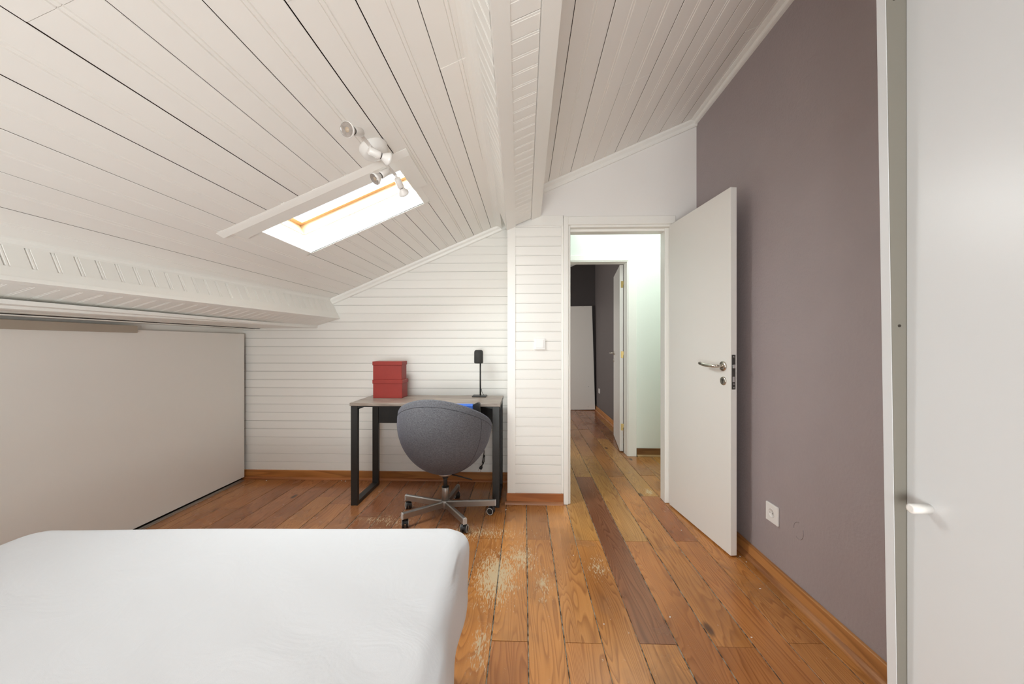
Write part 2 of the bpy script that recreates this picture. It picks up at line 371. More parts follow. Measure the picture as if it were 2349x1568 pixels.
# ------------------------------------------------------------------ floor
floor = MB().box(-3.0, 2.4, -1.8, 6.9, -0.06, -0.0034).build('floor', M['dust']); struct(floor, 'worn varnished pine floor of long boards running through the doorways')
seams = [-3.01, -2.86, -2.715, -2.57, -2.436, -2.318, -2.168, -2.021, -1.874, -1.724, -1.577, -1.422, -1.269, -1.128, -0.985, -0.843, -0.70, -0.558, -0.415, -0.272,
         -0.131, 0.0145, 0.157, 0.303, 0.447, 0.592, 0.735, 0.887, 1.027, 1.165, 1.31, 1.455, 1.60, 1.745, 1.89, 2.03]
HONEY = [(0.47, 0.205, 0.064), (0.50, 0.225, 0.070), (0.44, 0.188, 0.058), (0.53, 0.245, 0.080), (0.45, 0.185, 0.060), (0.49, 0.215, 0.068)]
REDD = [(0.31, 0.130, 0.060), (0.28, 0.110, 0.052), (0.35, 0.150, 0.065), (0.26, 0.105, 0.05)]
YEL = [(0.42, 0.21, 0.065), (0.46, 0.24, 0.08), (0.36, 0.16, 0.055), (0.40, 0.19, 0.07)]
def fplank(x0, x1, y0, y1, col):
    g = random.uniform(0.0014, 0.0028); w = (x1 - x0) - 2 * g; z = random.uniform(-0.0012, 0.0004); n = Vector((0, 0, -1)); c = 0.0014
    prof = [(0, 0.012), (0, c), (c, 0), (w - c, 0), (w, c), (w, 0.012)]
    MB().prism(prof, (x0 + g, y0 + 0.0012, z), (x1 - g, y0 + 0.0012, z), (x0 + g, y1 - 0.0012, z), (x1 - g, y1 - 0.0012, z), n).build('plank', M['floor'], floor, color=rgba(col))
for i in range(len(seams) - 1):
    x0, x1 = seams[i], seams[i + 1]; xm = (x0 + x1) / 2
    if xm < -2.62: continue
    odd = (i % 2)
    js = [-1.75, -0.05, 1.45, 3.29, 5.1, 6.85] if odd == 0 else [-1.75, 0.7, 2.21, 3.88, 5.78, 6.85]
    if abs(xm - 0.957) < 0.05: js = [-1.75, 0.7, 2.22, 2.87, 4.6, 6.85]
    if abs(xm - 1.096) < 0.05: js = [-1.75, -0.05, 1.478, 3.33, 5.1, 6.85]
    if abs(xm - 0.52) < 0.05: js = [-1.75, -0.05, 1.455, 3.274, 5.1, 6.85]
    if xm < -0.4: js = [-1.75, random.uniform(-0.8, 1.2), 6.85] if random.random() < 0.6 else [-1.75, 0.6, random.uniform(2.2, 2.9), 6.85]
    for a, b in zip(js, js[1:]):
        ymid = (a + b) / 2
        if xm < -0.131 and a > 3.2: continue
        if b > 3.2 and xm < -0.131: b = 3.2
        if xm > 1.27 and b < 2.9: continue
        if xm > 1.27 and a > 3.95: continue
        if xm > 1.27: a = max(a, 2.84)
        c = random.choice(HONEY)
        if xm < -0.7: c = random.choice([(0.42, 0.185, 0.07), (0.38, 0.16, 0.062), (0.34, 0.14, 0.06)])
        if -1.25 < xm < -0.42: c = random.choice(REDD)
        if 2.7 < ymid < 5.0 and xm > 0: c = random.choice(YEL)
        if a > 4.4 and xm > 0: c = random.choice([(0.36, 0.15, 0.07), (0.40, 0.17, 0.075)])
        if abs(xm - 0.52) < 0.05 and a == 1.455: c = (0.25, 0.105, 0.052)
        if abs(xm - 0.957) < 0.05 and b == 2.87: c = (0.40, 0.15, 0.055)
        fplank(x0, x1, a, b, c)

# ------------------------------------------------------------------ walls (backing), sloped ceiling
wl = struct(MB().box(-3.06, -2.98, -1.8, 3.3, 0, 1.3).build('wall_left', M['plaster']), 'low knee wall behind the eaves cupboard')
YB = -1.75
wb = MB()
wx0, wx1, wz0, wz1 = -1.45, 0.45, 0.95, 1.58
def topz(x): return roof(x) - 0.002
# back wall: around the wide added window
for (x0, x1, z0, z1) in ((-3.0, -1.3, 0, None), (0.55, 1.3, 0, None), (-1.3, 0.55, 0, 0.04)):
    t0 = topz(x0) if z1 is None else z1; t1 = topz(x1) if z1 is None else z1
    wb.extr([(x0, YB, z0), (x1, YB, z0), (x1, YB, t1), (x0, YB, t0)], (0, -0.12, 0))
wb.extr([(-1.3, YB, topz(-1.3) - 0.12), (0.55, YB, topz(-1.3) - 0.12 + 0.55), (0.55, YB, topz(0.55)), (-1.3, YB, topz(-1.3))], (0, -0.12, 0))
struct(wb.build('wall_back', M['plaster']), 'plain white wall behind the camera with an added window')
w2 = struct(empty('added_window', (-0.4, YB - 0.06, 0.04)), 'wide window added in the wall behind the camera for fill light')  # unseen window, added so that fill light can enter
fr = MB()
zl, zr = topz(-1.3) - 0.12, topz(-1.3) - 0.12 + 0.55
for (x0, x1, z0, z1) in ((-1.3, -1.25, 0.04, zl), (0.50, 0.55, 0.04, zr), (-0.40, -0.35, 0.04, zl + 0.2)): fr.box(x0, x1, YB - 0.08, YB - 0.03, z0, z1)
fr.box(-1.3, 0.55, YB - 0.08, YB - 0.03, 0.04, 0.12)
fr.extr([(-1.3, YB - 0.08, zl - 0.05), (0.55, YB - 0.08, zr - 0.05), (0.55, YB - 0.08, zr), (-1.3, YB - 0.08, zl)], (0, 0.05, 0))
fr.build('window_frame', M['trim'], w2)  # frame of the added window
MB().extr([(-1.27, YB - 0.056, 0.08), (0.52, YB - 0.056, 0.08), (0.52, YB - 0.056, zr - 0.02), (-1.27, YB - 0.056, zl - 0.02)], (0, 0.004, 0)).build('pane', M['glass'], w2)

# plum right wall of this room, corridor walls, far room
wr = struct(MB().box(1.24, 1.34, -1.87, 2.84, 0, 2.86).build('wall_right', M['purple']), 'textured plum grey plaster wall')
mk = MB()
for a in range(0, 300, 12):
    if 95 < a < 150: continue
    t = math.radians(a); t2 = math.radians(a + 12); R = 0.030
    mk.cyl((1.2395, 1.72 + R * math.cos(t), 0.318 + R * 1.25 * math.sin(t)), (1.2395, 1.72 + R * math.cos(t2), 0.318 + R * 1.25 * math.sin(t2)), 0.0016, 6)
tag(mk.build('filled_hole_ring', M['purple'], wr))

# desk wall: backing + horizontal beaded boards
YD = 3.15
wf = MB().extr([(-3.0, YD + 0.013, 0), (-0.10, YD + 0.013, 0), (-0.10, YD + 0.013, roof(-0.10) + 0.01), (-2.22, YD + 0.013, 1.33), (-3.0, YD + 0.013, 1.33)], (0, 0.12, 0)).build('wall_far', M['backing'])
struct(wf, 'white horizontal tongue and groove boarding behind the desk')
def bead(w, g):
    return [(0, 0.0115), (0, 0.0022), (0.0016, 0.0004), (0.0072, 0.0002), (0.0084, 0.0014), (0.0098, 0.0), (w - 0.0014, 0), (w, 0.0016), (w, 0.0115)]
P = 0.0713; z = 0.072; k = 0
while z < 2.25:
    g = random.choice([0.0004, 0.0004, 0.0005, 0.0007, 0.0007, 0.001, 0.0014]); 
    if k in (5, 10, 12, 20): g = 0.0018
    z0, z1 = z + g * 0.5, min(z + P - g * 0.5, 2.23)
    xa0 = max(-2.95, (z0 - Z0) / TSL); xa1 = max(-2.95, (z1 - Z0) / TSL)
    if z0 < 1.30: xa0 = xa1 = -2.95
    dy = random.uniform(-0.0008, 0.0008)
    raw_edges(MB().prism(bead(z1 - z0, g), (xa0, YD + dy, z0), (xa1, YD + dy, z1), (-0.112, YD + dy, z0), (-0.112, YD + dy, z1), (0, 1, 0)).build('board', M['board'], wf), 9)
    z += P; k += 1
# pier between desk niche and door
YP = 2.715
pier = MB().box(-0.112, 0.285, YP + 0.013, 3.27, 0, 2.2).build('wall_pier', M['backing']); struct(pier, 'narrow boarded white pier between the desk niche and the doorway')
z = 0.072; P2 = 0.0695
while z < 2.06:
    g = random.choice([0.0004, 0.0005, 0.0006, 0.0008, 0.001]); z0, z1 = z + g / 2, z + P2 - g / 2; dy = random.uniform(-0.0006, 0.0006)
    raw_edges(MB().prism(bead(z1 - z0, g), (-0.066, YP + dy, z0), (-0.066, YP + dy, z1), (0.268, YP + dy, z0), (0.268, YP + dy, z1), (0, 1, 0)).build('board', M['board'], pier), 9)
    z += P2
MB().extr([(-0.124, YP - 0.004, 0.072), (-0.066, YP - 0.004, 0.072), (-0.066, YP + 0.014, 0.072), (-0.112, YP + 0.014, 0.072), (-0.112, YD + 0.0, 0.072), (-0.124, YD, 0.072)], (0, 0, 2.126)).build('corner_board', M['trim'], pier)
MB().bbox(0.2685, 0.284, YP - 0.004, YP + 0.012, 0.074, 2.03, 0.003).build('edge_bead', M['trim'], pier)
MB().bbox(-0.066, 0.283, YP - 0.004, YP + 0.012, 2.028, 2.104, 0.002).build('cap_board', M['trim'], pier)
# plaster above door, wall right of door
up = MB()
up.extr([(-0.10, YP, 2.104), (0.285, YP, 2.104), (0.285, YP, 2.088), (1.245, YP, 2.088), (1.245, YP, roof(1.245)), (-0.10, YP, roof(-0.10))], (0, 0.125, 0))
up.box(1.085, 1.245, YP, YP + 0.125, 0, 2.088)
struct(up.build('wall_door', M['plaster']), 'smooth white plaster wall above and beside the doorway')
# corridor
YI = 3.90
hall = MB()
hall.box(1.165, 2.3, YI, YI + 0.12, 0, 2.55); hall.box(-0.1, 1.165, YI, YI + 0.12, 2.09, 2.55); hall.box(-0.1, 0.22, YI, YI + 0.12, 0, 2.09)
hall.box(2.3, 2.4, 2.84, YI + 0.12, 0, 2.55); hall.box(-0.2, -0.1, 3.27, YI + 0.12, 0, 2.55); hall.box(1.245, 2.3, 2.80, 2.84, 0, 2.55)
hall.box(-0.2, 2.4, 2.84, YI + 0.12, 2.5, 2.56)
struct(hall.build('wall_corridor', M['hall']), 'pale mint white corridor wall beyond the doorway')
M['plum2'] = simple('shaded_room_plaster', (0.17, 0.15, 0.148), 0.6, nscale=5, namp=0.05, bump=0.5, bscale=120, spec=0.3)  # same plum paint as wall_right, darkened to carry the room's shade
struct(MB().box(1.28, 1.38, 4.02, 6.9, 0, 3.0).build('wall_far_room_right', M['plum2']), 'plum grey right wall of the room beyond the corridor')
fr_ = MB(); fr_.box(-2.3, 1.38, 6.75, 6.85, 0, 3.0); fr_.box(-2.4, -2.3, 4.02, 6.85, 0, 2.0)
struct(fr_.build('wall_far_room', M['dusk']), 'plum walls of the room beyond the corridor, shade put into their colour')
cove = MB()
for j in range(2): cove.extr([(-1.5, 6.75, roof(-1.5) - 0.02 - 0.03 * j), (1.28, 6.75, roof(1.28) - 0.02 - 0.03 * j), (1.28, 6.75, roof(1.28) + 0.01), (-1.5, 6.75, roof(-1.5) + 0.01)], (0, -0.03 + 0.015 * j, 0))
struct(cove.build('trim_5', M['trim']), 'white cove strip under the far room ceiling')

# ceiling shell with the roof-window hole
HX0, HX1, HY0, HY1 = -1.285, -0.600, 1.755, 2.195
ce = MB()
def slab(x0, x1, y0, y1, d0=-0.014, d1=-0.05):
    ce.add([C(x, y, d) for x in (x0, x1) for y in (y0, y1) for d in (d0, d1)], [(0, 1, 3, 2), (4, 6, 7, 5), (0, 4, 5, 1), (2, 3, 7, 6), (0, 2, 6, 4), (1, 5, 7, 3)])
hq = 0.016
slab(-2.30, HX0 - hq, -1.9, 6.9); slab(HX1 + hq, 1.4, -1.9, 6.9); slab(HX0 - hq, HX1 + hq, -1.9, HY0 - hq); slab(HX0 - hq, HX1 + hq, HY1 + hq, 6.9)
ceil = ce.build('ceiling', M['backing']); struct(ceil, 'sloping white boarded attic ceiling')
MB().add([C(x, y, d) for x in (-2.3, 1.28) for y in (4.0, 6.75) for d in (-0.012, 0.0)], [(0, 1, 3, 2), (4, 6, 7, 5), (0, 4, 5, 1), (2, 3, 7, 6), (0, 2, 6, 4), (1, 5, 7, 3)]).build('far_room_lining', M['plank'], ceil)
NUP = Vector((-ST, 0, CT))
def cprof(w, right=False):
    m = w / 2
    return [(0, 0.0125), (0, 0.0014), (0.0020, 0), (m - 0.0085, 0), (m - 0.0066, 0.0034), (m - 0.0040, 0.0004), (m + 0.0040, 0.0004), (m + 0.0066, 0.0034), (m + 0.0085, 0), (w - 0.0020, 0), (w, 0.0014), (w, 0.0125)]
def cplank(xa, xb, y0, y1, sk, gap=None):
    """plank between seams xa < xb measured at y = 1.1; sk(x, y) gives the seam's true x"""
    if gap is None: gap = random.choice([0.0008, 0.0014, 0.0020, 0.0026, 0.0030])
    d = random.uniform(-0.0006, 0.0012); g = gap / 2
    pa0, pa1, pb0, pb1 = C(sk(xa, y0) + g, y0, d), C(sk(xb, y0) - g, y0, d), C(sk(xa, y1) + g, y1, d), C(sk(xb, y1) - g, y1, d)
    w = (pa1 - pa0).length
    raw_edges(MB().prism(cprof(w), pa0, pa1, pb0, pb1, NUP).build('plank', M['plank'], ceil), len(cprof(w)))
skL = lambda x, y: x + 0.010 * (y - 1.1)
xs = [-0.156 - 0.1445 * k for k in range(0, 12)]
for k in range(len(xs) - 1):
    xb, xa = xs[k], xs[k + 1]; xm = (xa + xb) / 2 + 0.01
    if HX0 < xm < HX1:
        j = random.uniform(0.2, 0.9)
        cplank(xa, xb, -1.74, j, skL); cplank(xa, xb, j + 0.001, HY0 - 0.006, skL); cplank(xa, xb, HY1 + 0.012, 3.149, skL, gap=0.0022)
    else:
        j = random.choice([0.9, 1.3, 2.6, 0.4])
        if k == 3: j = 1.17
        cplank(xa, xb, -1.74, j, skL); cplank(xa, xb, j + 0.001, 3.149, skL)
skR = lambda x, y: x + (x - 0.17) * 0.032 * (y - 0.9) / 1.8 + 0.003
xr = [0.02 + 0.1525 * k for k in range(0, 9)]
for k in range(len(xr) - 1):
    xa, xb = xr[k], xr[k + 1]
    if xb > 1.2: xb = 1.23
    j = random.choice([1.2, 1.9, 0.6])
    cplank(xa, xb, -1.74, j, skR); cplank(xa, xb, j + 0.001, YP - 0.001, skR)

# coves and corner trims
def quarter(pa, pb, u, v, r, name, label, mat='trim', steps=5, parent=None):
    """quarter-round strip from pa to pb in the corner spanned by unit directions u and v"""
    pa, pb, u, v = Vector(pa), Vector(pb), Vector(u).normalized(), Vector(v).normalized()
    prof = [Vector((0, 0, 0))] + [u * (r * math.cos(t)) + v * (r * math.sin(t)) for t in [math.pi / 2 * i / steps for i in range(steps + 1)]]
    o = MB().extr([pa + p for p in prof], pb - pa, False).build(name, M[mat], parent)
    return struct(o, label) if parent is None else o
def cavetto(pts2, pa, pb, name, label):
    o = MB().extr([Vector(pa) + Vector(p) for p in pts2], Vector(pb) - Vector(pa)).build(name, M['trim']); return struct(o, label)
# gable cove over desk wall
cavetto([(0, 0, 0.004), (0, 0, -0.052), (0, -0.010, -0.052), (0, -0.016, -0.046), (0, -0.020, -0.030), (0, -0.030, -0.016), (0, -0.034, 0.004)], (-1.72, YD, roof(-1.72)), (-0.11, YD, roof(-0.11)), 'trim_1', 'white cove strip where desk wall meets sloped ceiling')
cavetto([(0, 0, 0.004), (0, 0, -0.056), (0, -0.012, -0.056), (0, -0.016, -0.046), (0, -0.018, -0.030), (0, -0.030, -0.014), (0, -0.034, 0.004)], (0.12, YP, roof(0.12)), (1.24, YP, roof(1.24)), 'trim_2', 'white cove strip above the doorway wall')
cavetto([(0, 0, 0.004), (0, 0, -0.036), (-0.012, 0, -0.036), (-0.020, 0, -0.034), (-0.026, 0, -0.020), (-0.040, 0, -0.020), (-0.050, 0, -0.018), (-0.056, 0, -0.004), (-0.062, 0, 0.0)], (1.24, -1.74, roof(1.24) - 0.008), (1.24, YP, roof(1.24) - 0.008), 'trim_3', 'white cornice along the plum wall')

def bead2(w, g):
    return [(0, 0.0115), (0, 0.0050), (0.0028, 0.0006), (0.0085, 0.0004), (0.0104, 0.0036), (0.0124, 0.0), (w - 0.0025, 0), (w, 0.004), (w, 0.0115)]
# central boxed beam
beam = struct(empty('trim_4', (0, 1.5, 2.05)), 'white boarded box beam running down the middle of the ceiling')
BZ = lambda x: 2.053 + 0.42 * x
def bx(y, a, b): return a + (b - a) * (y - 0.92) / (2.70 - 0.92)
ya, yb = -1.74, YP - 0.002
L_ = lambda y: bx(y, -0.087, -0.128); L2 = lambda y: bx(y, -0.038, -0.064); R1 = lambda y: bx(y, 0.046, 0.049); R_ = lambda y: bx(y, 0.099, 0.117)
def bpt(x, y, d=0.0): return Vector((x + d * ST, y, BZ(x) - d * CT))
def strip(fa, fb, d0, d1, name, mat='trim', par=beam, y0=ya, y1=yb):
    MB().add([bpt(fa(y0), y0, d0), bpt(fb(y0), y0, d0), bpt(fb(y0), y0, d1), bpt(fa(y0), y0, d1), bpt(fa(y1), y1, d0), bpt(fb(y1), y1, d0), bpt(fb(y1), y1, d1), bpt(fa(y1), y1, d1)],
             [(0, 1, 2, 3), (7, 6, 5, 4), (0, 4, 5, 1), (1, 5, 6, 2), (2, 6, 7, 3), (3, 7, 4, 0)]).build(name, M[mat], par)
core = MB().add([bpt(L_(y) + 0.012, y, -0.010) for y in (ya, yb)] + [bpt(R_(y) - 0.004, y, -0.010) for y in (yb, ya)] + [bpt(L_(y) + 0.012, y, -0.2) for y in (ya, yb)] + [bpt(R_(y) - 0.004, y, -0.2) for y in (yb, ya)],
                [(0, 1, 2, 3), (7, 6, 5, 4), (0, 4, 5, 1), (1, 5, 6, 2), (2, 6, 7, 3), (3, 7, 4, 0)]).build('beam_core', M['backing'], beam)
strip(L_, L2, 0.004, -0.010, 'left_trim_board'); strip(R1, R_, 0.006, -0.200, 'right_trim_board')
yy = 0.30; PB = 0.0645; kk = 0
while yy < yb:
    g = random.choice([0.0010, 0.0016, 0.0022]); y0, y1 = yy + g / 2, min(yy + PB - g / 2, yb)
    if y1 - y0 > 0.03:
        sl = 0.0
        raw_edges(MB().prism(bead(y1 - y0, g), bpt(L2(y0), y0), bpt(L2(y1), y1), bpt(R1(y0) - 0.002, y0), bpt(R1(y1) - 0.002, y1), NUP).build('board', M['board'], beam), 9)
        # side face boards, rising to the ceiling
        lp = lambda y, h: bpt(L_(y), y, -h)
        raw_edges(MB().prism(bead(y1 - y0, g), lp(y0, 0.002), lp(y1, 0.002), lp(y0, 0.19), lp(y1, 0.19), Vector((CT, 0, ST))).build('side_board', M['board'], beam), 9)
    yy += PB
ym = Vector((0, 1, 0))
# simple concave cove: corner at ceiling/beam joint
def covepts(y):
    o = C(L_(y) - 0.070, y, 0); u = Vector((-CT, 0, -ST)); v = Vector((ST, 0, -CT)); r = 0.048
    return [o] + [o + u * (r * (1 - math.sin(t))) + v * (r * (1 - math.cos(t))) for t in [math.pi / 2 * i / 5 for i in range(6)]]
a_, b_ = covepts(ya), covepts(YD - 0.002); kq = len(a_)
MB().add(a_ + b_, [(i, (i + 1) % kq, kq + (i + 1) % kq, kq + i) for i in range(kq)] + [tuple(range(kq - 1, -1, -1)), tuple(range(kq, 2 * kq))]).build('cove_strip', M['trim'], beam)
# flat fillet between the last plank and the pier
MB().add([C(x, y, d) for x in (-0.20, -0.10) for y in (YP - 0.004, YD - 0.001) for d in (-0.01, 0.001)], [(0, 1, 3, 2), (4, 6, 7, 5), (0, 4, 5, 1), (2, 3, 7, 6), (0, 2, 6, 4), (1, 5, 7, 3)]).build('end_fillet', M['trim'], beam)

# low purlin box beam on the left
pur = struct(empty('trim_6', (-1.7, 1.5, 1.38)), 'white boarded purlin box above the eaves cupboard')
def ly(y, n, f): return n + (f - n) * (y - 1.146) / (3.15 - 1.146)
T_ = lambda y: Vector((ly(y, -1.754, -1.668), y, roof(ly(y, -1.754, -1.668))))
dn = Vector((ST, 0, -CT))
Kn = lambda y: T_(y) + dn * ly(y, 0.158, 0.183)              # lower outer corner
Kb = lambda y: T_(y) + dn * ly(y, 0.104, 0.130)              # boards end, band begins
uu = Vector((-1, 0, -0.30)).normalized()
In = lambda y: Kn(y) + uu * 0.205
def quad(fs, y0, y1, thick, name, mat, nrm):
    p = [f(y0) for f in fs]; q_ = [f(y1) for f in fs]; nrm = Vector(nrm)
    return MB().add([p[0], p[1], q_[1], q_[0]] + [v + nrm * thick for v in (p[0], p[1], q_[1], q_[0])], [(0, 1, 2, 3), (7, 6, 5, 4), (0, 4, 5, 1), (1, 5, 6, 2), (2, 6, 7, 3), (3, 7, 4, 0)]).build(name, M[mat], pur)
YS = -1.74
inw = Vector((-CT, 0, -ST)); upw = Vector((-0.29, 0, 0.957))
MB().add([T_(YS) + inw * 0.013, Kn(YS) + inw * 0.013 + upw * 0.013, In(YS) + upw * 0.013, T_(YS) + inw * 0.20, T_(YD) + inw * 0.013, Kn(YD) + inw * 0.013 + upw * 0.013, In(YD) + upw * 0.013, T_(YD) + inw * 0.20],
         [(0, 1, 2, 3), (7, 6, 5, 4), (0, 4, 5, 1), (1, 5, 6, 2), (2, 6, 7, 3), (3, 7, 4, 0)]).build('purlin_core', M['backing'], pur)
quad((lambda y: Kb(y) - inw * 0.004, lambda y: Kn(y) - inw * 0.004), YS, YD, 0.020, 'face_band', 'trim', inw)
quad((lambda y: Kn(y) - inw * 0.004, lambda y: Kn(y) + uu * 0.032), YS, YD, 0.016, 'corner_lip', 'trim', upw)
cq = MB()
def cov2(y):
    o = T_(y) + dn * 0.0; u = Vector((CT, 0, ST)); r = 0.022
    return [o] + [o + u * (r * (1 - math.sin(t))) + dn * (r * (1 - math.cos(t))) for t in [math.pi / 2 * i / 4 for i in range(5)]]
a_, b_ = cov2(YS), cov2(YD); kq = len(a_)
cq.add(a_ + b_, [(i, (i + 1) % kq, kq + (i + 1) % kq, kq + i) for i in range(kq)] + [tuple(range(kq - 1, -1, -1)), tuple(range(kq, 2 * kq))]).build('cove_strip', M['trim'], pur)
yy = 0.55; PL = 0.0685
while yy < YD - 0.02:
    g = random.choice([0.0008, 0.0014, 0.0020]); y0, y1 = yy + g / 2, min(yy + PL - g / 2, YD - 0.001)
    raw_edges(MB().prism(bead2(y1 - y0, g), T_(y0) + dn * 0.012, T_(y1) + dn * 0.012, Kb(y0), Kb(y1), inw).build('board', M['board'], pur), 9)
    if y1 > 0.9:
        raw_edges(MB().prism(bead(y1 - y0, g), Kn(y0) + uu * 0.032, Kn(y1) + uu * 0.032, In(y0), In(y1), upw).build('under_board', M['board'], pur), 9)
    yy += PL
# lip strip and flat soffit behind it
lip = MB()
for y0, y1 in ((YS, YD),):
    lip.add([In(y0) + Vector((0.006, 0, 0.012)), In(y0) + Vector((0.002, 0, -0.020)), In(y0) + Vector((-0.014, 0, -0.022)), In(y0) + Vector((-0.014, 0, 0.012)),
             In(y1) + Vector((0.006, 0, 0.012)), In(y1) + Vector((0.002, 0, -0.020)), In(y1) + Vector((-0.014, 0, -0.022)), In(y1) + Vector((-0.014, 0, 0.012))],
            [(0, 1, 2, 3), (7, 6, 5, 4), (0, 4, 5, 1), (1, 5, 6, 2), (2, 6, 7, 3), (3, 7, 4, 0)])
lip.build('lip_strip', M['trim'], pur)
MB().box(-2.20, -1.80, YS, YD, 1.302, 1.318).build('soffit_board', M['trim'], pur)
MB().box(-2.235, -2.20, YS, YD, 1.308, 1.320).build('bare_wood_strip', M['pine_pale'], pur)
MB().box(-2.34, -2.235, YS, YD, 1.300, 1.314).build('rear_soffit_board', M['trim'], pur)
MB().box(-2.46, -2.34, YS, YD, 1.292, 1.308).build('void_panel', M['trim'], pur)
MB().box(-2.462, -2.447, YS, YD, 1.15, 1.300).build('rear_fascia', M['trim'], pur)

MB().box(-3.06, -2.22, YS - 0.1, YD + 0.12, 1.322, 1.37).build('eaves_cover', M['backing'], pur)

# ------------------------------------------------------------------ roof window
wn = struct(empty('window_1', C(-0.94, 1.97, 0)), 'bright roof window with pine frame in the sloped ceiling')
def cbox(mb, x0, x1, y0, y1, d0, d1):
    """box on the ceiling: x along the horizontal measure, d perpendicular under the surface"""
    pts = [C(x, y, 0) + Vector((ST, 0, -CT)) * d for x in (x0, x1) for y in (y0, y1) for d in (d0, d1)]
    return mb.add(pts, [(0, 1, 3, 2), (4, 6, 7, 5), (0, 4, 5, 1), (2, 3, 7, 6), (0, 2, 6, 4), (1, 5, 7, 3)])
cs = MB(); cbox(cs, -1.355, -0.528, 1.672, HY0, -0.002, 0.012); cbox(cs, HX1, -0.528, HY0, 1.985, -0.002, 0.012); cs.build('casing_board', M['trim'], wn)
cs = MB(); cbox(cs, HX1, -0.566, 1.985, HY1 + 0.014, -0.004, 0.0016); cbox(cs, HX0 - 0.03, HX0, 1.755, HY1 + 0.014, -0.004, 0.0016); cbox(cs, HX0 - 0.03, -0.566, HY1, HY1 + 0.016, -0.004, 0.0016); cs.build('flush_fillet', M['trim'], wn)
cs = MB(); P8 = [C(x, y, 0) + Vector((ST, 0, -CT)) * d for x in (-1.40, -0.528) for y, d in ((1.636, 0.001), (1.646, 0.0045), (1.674, 0.0128), (1.674, -0.002), (1.636, -0.002))]
cs.add(P8, [(0, 1, 2, 3, 4), (9, 8, 7, 6, 5)] + [(i, (i + 1) % 5, 5 + (i + 1) % 5, 5 + i) for i in range(5)]); cs.build('casing_strip', M['trim'], wn)
t = 0.014; E1 = 0.115
for nm, a in (('lining_board', (HX0 - t, HX1 + t, HY0 - t, HY0)), ('lining_board', (HX0 - t, HX1 + t, HY1, HY1 + t)), ('lining_board', (HX0 - t, HX0, HY0, HY1)), ('lining_board', (HX1, HX1 + t, HY0, HY1))):
    cbox(MB(), *a, 0.001, -E1).build(nm, M['trim'], wn)
def ring(x0, x1, y0, y1, wdt, d0, d1, nm, mat, par):
    m = MB(); wx = wdt * CT
    cbox(m, x0, x1, y0, y0 + wdt, d0, d1); cbox(m, x0, x1, y1 - wdt, y1, d0, d1); cbox(m, x0, x0 + wx, y0 + wdt, y1 - wdt, d0, d1); cbox(m, x1 - wx, x1, y0 + wdt, y1 - wdt, d0, d1)
    return m.build(nm, M[mat], par)
ring(HX0 - t, HX1 + t, HY0 - t, HY1 + t, t + 0.006, -E1, -0.175, 'window_frame', 'pine_pale', wn)
sash = ring(HX0 + 0.004, HX1 - 0.004, HY0 + 0.004, HY1 - 0.004, 0.026, -0.174, -0.192, 'sash', 'pine', wn)
cbox(MB(), HX0 + 0.03, HX1 - 0.03, HY0 + 0.03, HY1 - 0.03, -0.184, -0.188).build('pane', M['glass'], sash)

# ------------------------------------------------------------------ doors
d1 = struct(empty('door_1', (0.68, YP, 0)), 'white flush door standing open against the plum wall')
jf = MB()
jf.bbox(0.2845, 0.319, YP - 0.020, YP + 0.125, 0, 2.088, 0.003); jf.bbox(0.319, 0.335, YP - 0.006, YP + 0.125, 0, 2.028, 0.004)
jf.bbox(0.319, 1.085, YP - 0.020, YP + 0.125, 2.028, 2.088, 0.003); jf.bbox(0.335, 1.06, YP - 0.006, YP + 0.05, 2.012, 2.028, 0.003); jf.bbox(0.335, 1.06, YP + 0.045, YP + 0.125, 1.995, 2.028, 0.003)
jf.bbox(1.028, 1.085, YP + 0.035, YP + 0.125, 0, 2.028, 0.003); jf.bbox(1.062, 1.085, YP - 0.012, YP + 0.04, 0, 2.028, 0.003)
jf.build('door_frame', M['trim'], d1)
MB().box(0.3185, 0.320, YP - 0.022, YP - 0.0195, 1.00, 1.10).build('strike_plate', M['alu'], d1)
def leaf_matrix(hinge, far):
    h = Vector((hinge[0], hinge[1], 0)); e = (Vector((far[0], far[1], 0)) - h); w = e.length; e.normalize()
    n = Vector((-e.y, e.x, 0))
    if n.x < 0: n = -n
    m = Matrix(((e.x, n.x, 0, h.x), (e.y, n.y, 0, h.y), (0, 0, 1, 0), (0, 0, 0, 1)))
    return m, w, e, n                   # local x along the leaf, local y through its thickness (+X side)
m1, w1, e1, n1 = leaf_matrix((1.045, 2.712), (1.124, 2.060))
leaf = MB().bbox(0, w1, 0, 0.036, 0.008, 2.020, 0.0015, m1).build('door_leaf', M['door'], d1)
def on(m, x, y, z): return m @ Vector((x, y, z))
hx = w1 - 0.058
MB().lathe([(0.026, 0), (0.0275, 0.003), (0.0265, 0.008), (0.012, 0.0085)], on(m1, hx, 0, 1.040), -n1, 32).build('handle_rose', M['steel'], leaf)
lv = MB(); lv.cyl(on(m1, hx, -0.006, 1.040), on(m1, hx, -0.046, 1.040), 0.0095, 16)
lv.tube([on(m1, hx, -0.040, 1.040), on(m1, hx - 0.006, -0.050, 1.040), on(m1, hx - 0.03, -0.055, 1.040), on(m1, hx - 0.07, -0.055, 1.040), on(m1, hx - 0.10, -0.056, 1.043), on(m1, hx - 0.135, -0.058, 1.050)], 0.0095, 14)
lv.build('lever_handle', M['steel'], leaf)
MB().lathe([(0.024, 0), (0.0245, 0.002), (0.0225, 0.006), (0.016, 0.0065)], on(m1, hx, 0, 0.957), -n1, 28).build('key_rosette', M['steel'], leaf)
kh = MB(); kh.lathe([(0.008, 0.0), (0.008, 0.0078)], on(m1, hx, 0, 0.962), -n1, 16); kh.box(hx - 0.004, hx + 0.004, -0.0078, 0, 0.942, 0.960, m1); kh.build('keyhole', M['darkmetal'], leaf)
